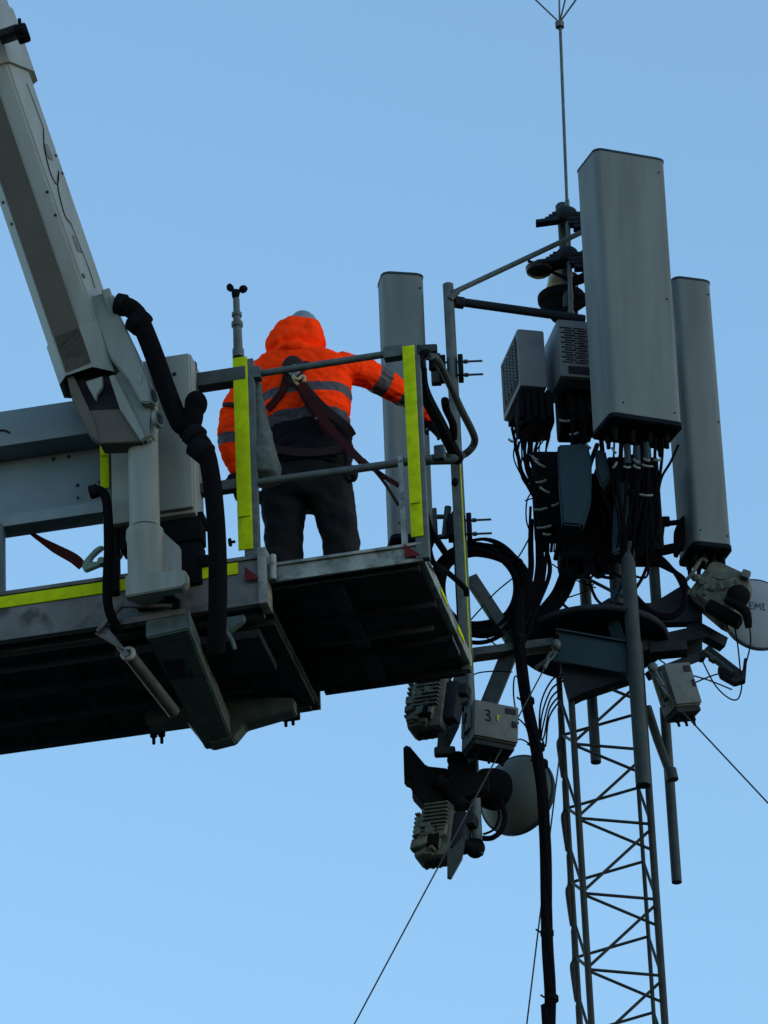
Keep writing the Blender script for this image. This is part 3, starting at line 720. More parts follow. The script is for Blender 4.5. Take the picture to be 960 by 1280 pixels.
# gloved hands: palm, four fingers, thumb
def hand(c, d, side, palmn, cu=1.0):
    q = MB(); d = d.normalized(); s = d.cross(palmn).normalized() * side
    q.box(c, d, s, palmn, .09, .085, .032, .012)
    for i, ln in enumerate((.07, .08, .075, .06)):
        b0 = c + d * .04 + s * (-.033 + .022 * i)
        q.tube([b0, b0 + d * ln * .5 - palmn * .006 * cu, b0 + d * ln * .75 - palmn * .03 * cu, b0 + d * ln * .7 - palmn * .055 * cu], [.0115, .011, .010, .0085], n=8, k=3)
    b0 = c - d * .02 - s * .04
    q.tube([b0, b0 - s * .025 + d * .02, b0 - s * .02 + d * .055 - palmn * .02], [.014, .012, .010], n=8, k=3)
    return remeshed(q, 'glove', ['darkcloth'], pw, .006, smooth=1)
hand(W(539, 527, 1.02), (U * .6 + V * .5 - Z * .6), 1, (Z * .5 + V * .5).normalized())
hand(W(296, 600, .45), (U * .25 - Z), -1, (V * -1 + U * .1).normalized())
# harness
def rib(name, pts, w, mm): 
    q = ribbon([W(*p) for p in pts], w, t=.005); return q.build(name, mm, pw)
bv = .37
rib('harness_strap', [(358, 456, .38), (359, 464, bv - .01), (352, 490, bv), (334, 512, .40)], .042, 'webred')
rib('harness_strap', [(356, 452, .42), (362, 458, bv), (374, 476, bv - .01), (405, 510, bv), (432, 532, .42), (441, 545, .5)], .045, 'webdark')
rib('harness_strap', [(382, 449, .42), (376, 457, bv), (368, 470, bv - .015), (362, 480, bv - .01)], .06, 'webdark')
rib('harness_strap', [(372, 478, bv - .02), (383, 500, bv - .02), (400, 525, bv - .02), (414, 545, bv)], .042, 'webred')
rib('harness_strap', [(333, 560, .40), (385, 566, .385), (438, 560, .41)], .05, 'webdark')
q = MB(); q.ell(W(366, 458, bv - .01), .06, .02, .07); q.build('back_pad', 'webdark', pw)
q = MB(); c = W(368, 463, bv - .05); q.tube([c + (U * math.cos(t) * .026 + Z * math.sin(t) * .03) for t in [i * math.pi / 6 for i in range(12)]], .009, n=8, closed=True, smooth=False); q.ell(c, .03, .012, .024)
q.build('d_ring', 'helmet', pw)
q = MB(); q.tube([W(366, 470, bv - .06), W(372, 474, bv - .07), W(378, 470, bv - .06), W(381, 474, bv - .06), W(376, 482, bv - .05), W(370, 478, bv - .05), W(366, 470, bv - .06)], .009, n=8); q.build('buckle', 'cream', pw)
for x, y in ((390, 496), (396, 523)):
    q = MB(); q.box(W(x, y, bv - .035), U, V, Z, .022, .008, .014, .003); q.build('label_tag', 'tie', pw)
rib('arm_strap', [(279, 506, .46), (285, 505, .44), (292, 506, .44), (300, 508, .46)], .022, 'webdark')
q = MB(); q.tube([W(431, 560, .4), W(434, 575, .4), W(433, 590, .4), W(436, 600, .42)], [.014, .02, .012, .016], n=8); q.build('tool_pouch', 'darkcloth', pw)
q = MB(); q.ell(W(441, 592, .48), .03, .04, .05); q.ell(W(326, 622, .5), .025, .03, .04); q.split('hip_pouch', 'darkcloth', pw)
ln = thing('fall_arrest_lanyard', W(380, 480, .3), 'dark red lanyard sagging from the back of the orange jacket to the right basket post', 'lanyard')
q = ribbon([W(376, 480, .30), W(394, 508, .28), W(412, 534, .25), W(432, 556, .20), W(452, 577, .12)], [.05, .05, .045, .04, .04], t=.008); q.build('webbing', 'webred', ln)
q = MB(); pts = catmull([W(452, 577, .12), W(468, 587, .08), W(482, 597, .05), W(497, 606, .02)], 8)
for i, p in enumerate(pts): q.ell(p, .012, .012, .016, n=8, m_=6)
q.tube([W(452, 577, .12), W(468, 587, .08), W(482, 597, .05), W(497, 606, .02)], .009, n=8)
q.build('coiled_cord', 'webred', ln)
q = MB(); pts = catmull([W(455, 575, .12), W(470, 590, .08), W(483, 607, .05), W(497, 630, .02)], 10)
for i, p in enumerate(pts): q.ell(p, .009, .009, .012, n=8, m_=6)
q.tube([W(455, 575, .12), W(470, 590, .08), W(483, 607, .05), W(497, 630, .02)], .006, n=8); q.build('coiled_cord', 'webdark', ln)

# ------------------------------------------------------------------ lattice mast
MD = 2.35
def q_(): return MB()
mast = thing('lattice_mast', T(765, 1280, MD) * 1.0, 'slim steel lattice mast with zigzag bracing carrying the antennas, reaching from the ground', 'mast')
mast.location.z = 0; ROOT[mast.name] = Vector(mast.location)
nl, nr, fl_, fr = T(713, 870, MD - .19), T(793, 840, MD - .19), T(699, 850, MD + .17), T(779, 850, MD + .17)
def leg_at(p, z): return Vector((p.x, p.y, z))
ztop_m = T(740, 830, MD).z + .02
nlx, nrx = T(722, 1000, MD - .19), T(812, 1000, MD - .19)
flx, frx = T(708, 1000, MD + .17), T(799, 1000, MD + .17)
for p, r in ((nlx, .019), (nrx, .021), (flx, .017), (frx, .012)):
    q = MB(); q.cyl(leg_at(p, 0), leg_at(p, ztop_m), r, n=12); mast_leg = q.build('leg', 'mast', mast)
# lumpy cable tray along the far left leg
q = MB(); zz = T(700, 1300, MD).z
pitch = .468
zn = T(727, 1020, MD - .19).z        # a near-left node
lowz = T(760, 1300, MD).z - .3
far = MB()
k = 0
def brace(a, b, vis):
    if vis:
        m_ = MB(); m_.cyl(a, b, .0092, n=8); m_.build('brace', 'mast', mast)
    else: far.cyl(a, b, .0075, n=6)
i0 = int((zn) / pitch) + 1
for i in range(-4, i0):
    z = zn - i * pitch
    if z < .3: break
    vis = z > lowz
    zf = z + .237
    # near face (left node to two points on the right leg), far face, and the two side faces
    zt_ = min(z + pitch * .79, ztop_m); zb_ = z - pitch * .51 * .98
    if z < ztop_m:
        brace(leg_at(nlx, z), leg_at(nrx, zt_), vis); brace(leg_at(nlx, z - .02), leg_at(nrx, zb_), vis)
        zf = min(zf, ztop_m); brace(leg_at(flx, zf), leg_at(frx, min(zf + .11, ztop_m)), vis); brace(leg_at(nlx, z - .012), leg_at(nrx, z - .07), vis)
        brace(leg_at(flx, zf), leg_at(nlx, z), vis); brace(leg_at(flx, min(zf + pitch * .5, ztop_m)), leg_at(nlx, z + .02), vis)
        brace(leg_at(frx, min(zf + .11, ztop_m)), leg_at(nrx, z - .07), vis)
f_ = far.build('brace', 'mast', mast); f_['kind'] = 'stuff'
q = MB()
for i in range(-3, 7):
    z = zn - .30 - i * .468
    if z + .2 < ztop_m: q.tube([leg_at(flx, z - .2) + Vector((-.012, 0, 0)), leg_at(flx, z) + Vector((-.022, -.01, 0)), leg_at(flx, z + .06) + Vector((-.010, -.01, 0)), leg_at(flx, z + .24) + Vector((-.008, 0, 0))], [.012, .017, .013, .012], n=8)
q.build('leg_clamp', 'mast', mast)
# round head plate and box collar
hc_ = T(742, 807, MD)
hp = MB(); hp.rev(hc_, Z, [(0, .425), (.01, .435), (.03, .435), (.038, .42)], 56); head = hp.build('head_plate', 'under', mast)
q = MB(); a, b_ = T(696, 808, MD - .32), T(796, 826, MD - .32)
q.beam(a, b_, .02, .19, Z.cross(b_ - a)); q.beam(a + Z * .1, b_ + Z * .1, .06, .012, Z.cross(b_ - a)); q.build('head_beam', 'shield', mast)
q = MB(); tri = [T(713, 872, MD - .2), T(793, 842, MD + .0), T(790, 832, MD - .3), T(700, 818, MD - .3), T(700, 840, MD - .2)]
q.box(T(745, 822, MD - .05), Vector((1, 0, 0)), Vector((0, 1, 0)), Z, .40, .40, .05); q.prism([T(700, 828, MD - .25), T(712, 874, MD - .25), T(728, 866, MD - .25), T(792, 845, MD - .25), T(790, 835, MD - .25)], Vector((0, .10, 0))); q.build('head_gusset', 'under', mast)
# ------------------------------------------------------------------ mounting pipes and arms on the head
def pipe(name, p0, p1, r, mm, label, cat='pipe', group='mounting pipes on the mast head', extra=None):
    q = MB(); q.cyl(p0, p1, r, n=20)
    if extra: extra(q)
    o = q.build(name, mm); tag(o, label, cat, group); return o
def hollow(q, p0, p1, r):
    d = (p0 - p1).normalized(); q.rev(p0, -d, [(0, r * .82), (0.0, r), ((p1 - p0).length, r)], 20)
vert = lambda x, y0, y1, d: (T(x, y0, d), Vector((T(x, y0, d).x, T(x, y0, d).y, T(x, y1, d).z)))
a, b_ = vert(560, 356, 1070, 1.75); p1x = a
main_pole = pipe('mounting_pole', a, b_, .031, 'galv', 'tall grey pole behind the basket with clamps on it and finned radios at its foot', 'pole', None)
a, b_ = T(804, 982, 2.0), T(790, 640, 2.0); b2 = Vector((a.x, a.y, T(790, 680, 2.0).z))
pipe('mounting_pipe', a, b2, .042, 'galv_dark', 'thickest mounting pipe, running down in front of the mast head to the mast legs')
a = T(745, 953, 2.35); pipe('mounting_pipe', a, Vector((a.x, a.y, T(733, 715, 2.35).z)), .030, 'galv_dark', 'shorter mounting pipe ending in open air below the round plate, inside the lattice')
a = T(846, 1103, 2.5); b2 = Vector((a.x, a.y, T(835, 885, 2.5).z))
q = MB(); q.cyl(a, b2, .029, n=20); q.tube([T(809, 884, 2.45), T(822, 925, 2.46), T(836, 962, 2.47)], .026, n=10, smooth=False); q.cyl(T(838, 962, 2.46), T(841, 975, 2.46), .034); o = q.build('mounting_pipe', 'galv_dark'); tag(o, 'longest free hanging pipe with a slanted brace, right of the mast legs', 'pipe', 'mounting pipes on the mast head')
a = T(823, 790, 2.5); pipe('mounting_pipe', a, Vector((a.x, a.y, T(818, 560, 2.5).z)), .032, 'galv_dark', 'pipe rising above the round plate, left of the narrow right panel antenna')
a = T(733, 760, 2.55); pipe('mounting_pipe', a, Vector((a.x, a.y, T(728, 540, 2.55).z)), .033, 'galv_dark', 'pipe rising above the round plate at left, hidden above by the dark blue shield')
a = T(773, 758, 2.2); pipe('mounting_pipe', a, Vector((a.x, a.y, T(765, 600, 2.2).z)), .042, 'galv_dark', 'short thick pipe above the round plate, just left of the thickest one')
q = MB(); q.beam(T(757, 752, 2.1), T(792, 850, 2.02), .07, .03, Z); q.cyl(T(764, 752, 2.05), T(793, 700, 2.0), .016); q.cyl(T(728, 720, 2.1), T(790, 752, 2.0), .010); o = q.build('support_strut', 'shield'); tag(o, 'flat slanting strut on the front of the box collar, left of the thickest pipe', 'strut')
# upper side arms
q = MB(); q.cyl(T(566, 366, 1.73), T(730, 289, 2.0), .016, n=14); q.cyl(T(562, 374, 1.72), T(572, 364, 1.73), .02, n=10); o = q.build('stay_arm', 'galv'); tag(o, 'thin light grey arm slanting up from the pole top to the mast top', 'bracket arm')
q = MB(); q.cyl(T(572, 377, 1.78), T(730, 399, 2.1), .026, n=14); q.cyl(T(567, 377, 1.76), T(579, 379, 1.78), .036, n=14); o = q.build('stay_arm', 'under'); tag(o, 'thick dark horizontal arm joining the pole top to the mast', 'bracket arm')
q = MB(); q.beam(T(590, 819, 1.9), T(690, 806, 2.1), .085, .05, Z.cross(Vector((1, 0, 0)))); o = q.build('stay_arm', 'galv_dark'); tag(o, 'square lower arm from the basket corner to the round plate', 'bracket arm')
q = MB(); q.beam(T(588, 722, 2.0), T(642, 804, 2.05), .07, .05); q.beam(T(642, 804, 2.05), T(607, 890, 1.95), .09, .05); o = q.build('stay_arm', 'galv_dark'); tag(o, 'bent steel brace behind the cable coil, crossing down to the numbered box', 'bracket arm')
q = MB()
q.beam(T(800, 778, 2.4), T(862, 740, 2.5), .10, .07); q.beam(T(800, 808, 2.3), T(880, 790, 2.5), .08, .05); q.beam(T(810, 845, 2.3), T(880, 818, 2.5), .05, .04); q.beam(T(780, 770, 2.4), T(872, 768, 2.5), .13, .07)
q.beam(T(868, 740, 2.5), T(868, 822, 2.5), .09, .05, Z.cross(Vector((0, 1, 0)))); q.box(T(835, 812, 2.35), Vector((1, .1, .1)), Vector((0, 1, 0)), Z, .22, .1, .07); q.beam(T(862, 782, 2.5), T(905, 806, 2.6), .07, .07); q.ell(T(876, 822, 2.5), .025, .025, .03)
o = q.build('stay_arm', 'under'); tag(o, 'black steel arm frame reaching right from the mast head to the small dish', 'bracket arm')

# ------------------------------------------------------------------ panel antennas
def frame(yaw, tilt=0):
    a = Vector((math.cos(yaw), math.sin(yaw), 0)); n = Vector((-math.sin(yaw), math.cos(yaw), 0))
    return a, n
def panel(label, top, bot, w, dep, yaw, capin=.01):
    """top/bot: centre of the front face at both ends"""
    a, n = frame(yaw)
    axis = (top - bot).normalized(); n = (n - axis * n.dot(axis)).normalized(); a = n.cross(axis); 
    if a.x < 0: a = -a
    root = thing('panel_antenna', bot, label, 'panel antenna', 'panel antennas around the mast')
    def prof_(c, s=1.0, ins=0):
        pts = []
        pr = []
        hw = w / 2 - ins
        rf = .042; rb = .03
        for i in range(7):
            t = math.pi / 2 * i / 6; pr.append((hw - rf + rf * math.sin(t) , rf - rf * math.cos(t) + ins))
        for i in range(5):
            t = math.pi / 2 * i / 4; pr.append((hw - rb + rb * math.cos(t), dep - rb + rb * math.sin(t) - ins))
        pr = pr + [(-x, y) for x, y in pr[::-1]]
        return [c + a * x + n * y for x, y in pr]
    q = MB(); q.rings([prof_(bot), prof_(top)]); q.build('radome', 'antenna', root, sharp=30)
    q = MB(); q.rings([prof_(top + axis * .0015, ins=-.003), prof_(top + axis * .012, ins=-.003), prof_(top + axis * .022, ins=.008)]); q.build('end_cap', 'shield', root)
    q = MB(); q.rings([prof_(bot - axis * .0015, ins=-.004), prof_(bot - axis * .028, ins=-.004), prof_(bot - axis * .036, ins=.01)]); q.build('end_cap', 'antenna_cap', root)
    q = MB()
    for i in range(8):
        x = -w * .36 + w * .72 * (i % 4) / 3; y = dep * (.35 if i < 4 else .7); c = bot - axis * .036 + a * x + n * y
        q.rev(c, -axis, [(0, .018), (.05, .018), (.052, .013), (.09, .012)], 12)
    q.split('connector', 'blackplastic', root)
    for sx, t_ in ((.43, .03), (.43, .46), (.43, .95), (-.36, .04)):
        q = MB(); c = bot + axis * (top - bot).length * t_ + a * w * sx * .9; q.rev(c + n * .001, -n, [(0, .006), (.003, .006), (.004, 0)], 8); q.build('screw', 'antenna_cap', root)
    q = MB(); q.box((top + bot) / 2 + n * (dep + .012), a, n, axis, .1, .02, (top - bot).length * .9, .004); q.build('back_rail', 'alu_plain', root)
    return root, a, n, axis
big = panel('largest pale grey panel antenna, standing tallest in front of the mast', T(788, 194, 1.55), T(809, 521, 1.62), .445, .29, R(22))
lefta = panel('pale grey panel antenna left of the tall pole, behind the worker\'s outstretched arm', T(504, 343, 1.78), T(517, 668, 1.82), .245, .18, R(-2) + R(13))
righta = panel('narrow grey panel antenna at far right, half hidden behind the largest one', T(866, 350, 2.25), T(892, 678, 2.3), .235, .27, R(19))
# clamps between antenna and pole
def clamp(label, c, L0=.12, grp='clamps with long threaded studs'):
    root = thing('antenna_clamp', c, label, 'clamp', grp)
    q = MB(); X = Vector((1, 0, 0)); Yv = Vector((0, 1, 0))
    q.box(c + X * -.055, X, Yv, Z, .035, .1, .14, .006); q.box(c + X * .048, X, Yv, Z, .03, .1, .14, .006); q.split('jaw', 'blackplastic', root)
    for dz in (.045, -.045):
        q = MB(); q.cyl(c + Z * dz - X * .08, c + Z * dz + X * .175, .0065, n=10); q.cyl(c + Z * dz + X * .066, c + Z * dz + X * .09, .014, n=6); q.build('stud', 'galv_dark', root)
    return root
cz = lambda y: Vector((p1x.x, p1x.y, T(567, y, 1.75).z))
cA = clamp('upper dark clamp with two threaded studs on the tall pole, above the side gate', cz(461))
cB = clamp('lower dark clamp with two threaded studs on the tall pole, above the cable coil', cz(660))
q = MB(); c = T(545, 440, 1.8); q.box(T(537, 437, 1.8), Vector((1, 0, 0)), Vector((0, 1, 0)), Z, .09, .05, .05, .01); q.box(T(545, 462, 1.8), Vector((1, 0, 0)), Vector((0, 1, 0)), Z, .06, .05, .2, .01); q.cyl(T(524, 432, 1.8), T(524, 445, 1.8), .012); q.build('hinge_bracket', 'galv_dark', cA)
q = MB(); q.cyl(T(541, 646, 1.8), T(570, 646, 1.8), .014); q.cyl(T(560, 634, 1.78), T(556, 672, 1.78), .02); q.cyl(T(543, 636, 1.8), T(545, 675, 1.8), .013); q.cyl(T(540, 672, 1.8), T(566, 670, 1.8), .015); q.build('hinge_bracket', 'galv_dark', cB)
q = MB(); q.box(T(832, 652, 2.4), Vector((1, 0, 0)), Vector((0, 1, 0)), Z, .05, .05, .05, .01); q.cyl(T(820, 656, 2.4), T(856, 652, 2.4), .016); q.cyl(T(805, 693, 2.4), T(853, 683, 2.4), .03); q.prism([T(848, 650, 2.38), T(856, 642, 2.38), T(857, 670, 2.38), T(847, 692, 2.38), T(842, 690, 2.38), T(842, 665, 2.38)], Vector((0, .06, 0)), .004)
q.cyl(T(826, 655, 2.4), T(822, 690, 2.4), .025); o = q.build('antenna_clamp', 'blackplastic'); tag(o, 'black hinged clamp holding the lower end of the narrow right panel antenna', 'clamp', 'clamps with long threaded studs')

# ------------------------------------------------------------------ mast top: pole, rod, clamps, lamps
a = T(712, 400, 2.2); b2 = Vector((a.x, a.y, T(704, 256, 2.2).z))
q = MB(); q.cyl(a, b2, .034, n=20); q.cyl(b2 - Z * .07, b2 - Z * .01, .042, n=16); o = q.build('top_pole', 'galv_dark'); tag(o, 'short grey pole on top of the mast carrying the lightning rod and the lamps', 'pole')
rod = thing('lightning_rod', T(713, 390, 2.1), 'thin lightning rod with splayed wire tips on the mast top', 'lightning rod')
rx = T(713, 350, 2.1)
q = MB(); q.cyl(T(714, 392, 2.1), T(700, 28, 2.1), .0095, n=12); q.cyl(T(714, 392, 2.1), T(709, 250, 2.1), .0135, n=12); q.build('rod', 'galv', rod)
q = MB(); c = T(699.5, 30, 2.1); q.rev(c - Z * .03, Z, [(0, .012), (.005, .026), (.04, .028), (.045, .012)], 16); q.build('hub', 'galv', rod)
for x, y in ((655, -14), (699, -20), (710, -14), (724, -6)):
    q = MB(); q.cyl(c + Z * .01, T(x, y, 2.1 if x < 700 else 2.0), .0055, n=8); q.build('tip', 'galv', rod)
def serrated(label, x, y, s=1):
    root = thing('rod_clamp', T(x, y, 2.12), label, 'clamp', 'serrated clamps holding the lightning rod')
    c = T(x, y, 2.12); X = Vector((1, 0, 0)); Yv = Vector((0, 1, 0))
    for k, dz in enumerate((0, .028, .056, .084)):
        q = MB(); q.box(c + X * (-.07 + .012 * k - .035 * (k == 0)) + Z * (dz - .05) + Yv * (.02 * k - .02), (X + Z * .1).normalized(), Yv, Z, .14 - .02 * k, .06, .022, .003)
        q.build('jaw', 'under', root)
        q = MB(); q.box(c + X * (.075 - .018 * k + .02 * (k > 1)) + Z * (-.10 + dz) + Yv * -.02, X, Yv, Z, .06 + .02 * k, .06, .024, .003); q.build('jaw', 'under', root)
    q = MB(); q.ell(c + X * .01 + Yv * -.02, .065, .05, .05); q.cyl(c + X * .07, c + X * .13 + Z * .05, .009, n=8); q.build('body', 'under', root)
serrated('upper black serrated clamp on the lightning rod, just below the pole tip', 706, 270)
serrated('lower black serrated clamp on the lightning rod, above the white lamp', 707, 320)
lamp = thing('obstruction_lamp', T(700, 392, 2.3), 'cream domed warning lamp on a round dark base behind the top pole', 'warning lamp')
q = MB(); q.rev(T(702, 380, 2.3), Z, [(0, .13), (.02, .14), (.05, .14), (.07, .10), (.075, .08)], 32); q.rev(T(702, 398, 2.3), Z, [(0, .06), (.1, .12)], 24); q.build('base', 'blackplastic', lamp)
q = MB(); q.rev(T(702, 364, 2.3), Z, [(-.02, .088), (.02, .092), (.05, .082), (.10, .074), (.14, .05), (.15, .0)], 28); q.build('dome', 'cream', lamp)
lamp = thing('obstruction_lamp', T(676, 335, 2.15), 'flat black round lamp on a short arm left of the top pole', 'warning lamp')
q = MB(); q.rev(T(674, 340, 2.15), Z, [(-.025, .0), (-.02, .05), (0, .075), (.03, .08), (.045, .06), (.05, 0)], 28); q.build('lens', 'darkred', lamp)
q = MB(); q.cyl(T(660, 326, 2.12), T(712, 350, 2.15), .010); q.box(T(688, 333, 2.15), Vector((1, 0, .3)), Vector((0, 1, 0)), Z, .17, .05, .06, .01); q.box(T(722, 350, 2.15), Vector((1, 0, .3)), Vector((0, 1, 0)), Z, .12, .05, .05, .01); q.box(T(729, 345, 2.15), Vector((1, 0, .9)), Vector((0, 1, 0)), Z, .06, .05, .04, .01); q.build('arm', 'blackplastic', lamp)
q = MB(); q.cyl(T(712, 405, 2.35), T(712, 345, 2.35), .05); q.cyl(T(700, 395, 2.2), T(735, 372, 2.2), .035); o = q.build('lamp_bracket', 'blackplastic'); tag(o, 'black bracket behind the top pole under the lamps', 'bracket')

# ------------------------------------------------------------------ louvred radio units
def louvre_box(label, corner_top, wF, hB, wS, yaw, front_louvre):
    """corner_top: near top corner (left end of the front face); front runs right, side runs away"""
    a, n = frame(yaw); c0 = corner_top
    root = thing('radio_unit', c0 - Z * hB, label, 'radio unit', 'louvred grey radio units')
    cen = c0 + a * (wF / 2) + n * (wS / 2) - Z * (hB / 2)
    q = MB(); q.box(cen, a, n, Z, wF, wS, hB, .018); q.build('housing', 'radio', root)
    sl = MB()
    if front_louvre:
        q = MB(); rows = 15
        for i in range(rows):
            for j in range(5):
                z = -.06 - i * (hB - .14) / rows; x = .0 + j * (wF - .03) / 5 + (.022 if i % 2 else 0)
                q.box(c0 + a * (x + .05) + Z * z - n * .001, a, n, Z, (wF - .03) / 5 * (.82 if (i + j) % 3 else .9), .008, .0065, .001)
        q.build('louvre', 'ink', root)
        q = MB(); q.box(c0 + a * (wF / 2 + .02) - Z * (hB - .045) - n * .001, a, n, Z, wF - .06, .01, .05, .002); q.build('handle_recess', 'ink', root)
    else:
        q = MB(); q.box(c0 + n * (wS / 2) - Z * (hB / 2) - a * .001, n, a, Z, wS - .07, .006, hB - .07, .002)
        lv = q.build('side_grille', 'ink', root)
        for j in range(5):
            q = MB(); 
            for i in range(13):
                q.box(c0 + n * (.055 + j * (wS - .1) / 4.6) - Z * (.06 + i * (hB - .12) / 12.5) - a * .006, (n + Z * .5).normalized(), a, Z, (wS - .1) / 5.4, .010, .012, .001)
            q.build('louvre', 'galv_dark', lv)
    q = MB(); q.box(cen - Z * (hB / 2 + .03), a, n, Z, wF * .8, wS * .8, .06, .01)
    for i in range(4): q.rev(cen - Z * (hB / 2 + .06) + a * (-wF * .3 + i * wF * .2) - n * .04, -Z, [(0, .02), (.06, .02), (.065, .013), (.13, .012)], 10)
    q.build('connector_panel', 'blackplastic', root)
    return root
louvre_box('left louvred radio unit, its plain front beside a dark slatted side', T(646, 410, 2.0), .165, .39, .42, R(14), False)
louvre_box('right louvred radio unit with rows of slots on its front, tucked behind the largest antenna', T(696, 398, 1.98), .42, .39, .32, R(14), True)
for c_, w_, h_, lb in ((T(668, 520, 2.15), .20, .22, 'black connector tray right under the left louvred radio unit'), (T(735, 512, 2.25), .24, .26, 'black connector tray under the slotted radio unit, left of the largest antenna')):
    q = MB(); q.box(c_, Vector((1, .2, 0)), Vector((-.2, 1, 0)), Z, w_, .22, h_, .03)
    for i in range(5): q.box(c_ + Vector((-w_ * .4 + i * w_ * .2, -.12, -.03 * (i % 2))), Vector((1, .2, 0)), Vector((-.2, 1, 0)), Z, .03, .05, h_ * .8, .008)
    q.ell(c_ - Z * h_ * .4, w_ * .4, .1, .07); o = q.build('connector_tray', 'blackplastic'); tag(o, lb, 'connector tray', 'black connector trays')

# ------------------------------------------------------------------ finned remote radios, junction boxes, dishes
def orient(yaw, pitch_, roll_=0):
    m_ = Matrix.Rotation(yaw, 3, 'Z') @ Matrix.Rotation(pitch_, 3, 'X') @ Matrix.Rotation(roll_, 3, 'Y')
    return m_ @ Vector((1, 0, 0)), m_ @ Vector((0, 1, 0)), m_ @ Vector((0, 0, 1))
def finned(label, c, w, d, h, yaw, pt=0, rl=0):
    X, Y_, Z_ = orient(yaw, pt, rl)
    root = thing('remote_radio', c - Z * h / 2, label, 'remote radio', 'finned cast radios')
    q = MB(); q.box(c + Y_ * d * .1, X, Y_, Z_, w, d * .7, h, .03); q.box(c - Y_ * d * .25 - X * w * .08 - Z_ * h * .05, X, Y_, Z_, w * .7, d * .4, h * .7, .025)
    q.box(c + Z_ * h * .47 - X * w * .1, X, Y_, Z_, w * .5, d * .5, h * .12, .02); q.box(c - Z_ * h * .35 - X * w * .2, X, Y_, Z_, w * .6, d * .8, h * .34, .03)
    q.build('body', 'rru', root)
    q = MB()
    for i in range(14):
        q.box(c + X * w * rnd.uniform(-.45, .45) + Z_ * h * rnd.uniform(-.45, .1) - Y_ * d * rnd.uniform(.38, .5), (X + Z_ * rnd.uniform(-.4, .4)).normalized(), Y_, (Z_ - X * rnd.uniform(-.1, .1)).normalized(), rnd.uniform(.02, .07), rnd.uniform(.02, .05), rnd.uniform(.02, .06), .006)
    for i in range(8): q.box(c - X * w * .5 + Z_ * h * (.3 - i * .085) - Y_ * d * .1, X, Y_, Z_, .03, d * .6, .012, .002)
    q.build('casting', 'rru', root)
    for i in range(9):
        q = MB(); q.box(c + X * w * .10 + Z_ * (h * .40 - i * h * .072) - Y_ * d * .47, X, Y_, Z_, w * .72, d * .16, h * .026, .002); q.build('fin', 'rru', root)
    q = MB(); q.box(c + X * w * .12 - Z_ * h * .30 - Y_ * d * .46, X, Y_, Z_, w * .3, .04, h * .2, .01)
    for i in range(3): q.rev(c - X * w * (.2 - .2 * i) - Z_ * h * .5, -Z_, [(0, .018), (.03, .018), (.035, .010), (.05, .009)], 10)
    q.split('connector', 'blackplastic', root)
    q = MB(); q.tube([c + X * w * .3 + Z_ * h * .5, c + X * w * .34 + Z_ * h * .58, c + X * w * .5 + Z_ * h * .58, c + X * w * .52 + Z_ * h * .45], .010, n=8); q.build('carry_handle', 'rru', root)
    q = MB(); q.box(c + X * w * .66 + Y_ * .02, X, Y_, Z_, w * .4, d * .5, h * .7, .02); q.box(c + X * w * .9 + Y_ * .02 + Z_ * h * .2, X, Y_, Z_, w * .4, .08, h * .2, .02); q.build('mount_bracket', 'under', root)
    return root
finned('upper finned radio hanging just under the basket corner', T(538, 881, 1.75), .20, .2, .36, R(-22), R(-8), R(6))
finned('lower finned radio at the very bottom of the tall pole, beside the upright plate', T(547, 1043, 1.75), .20, .2, .34, R(-22), R(-8), R(6))
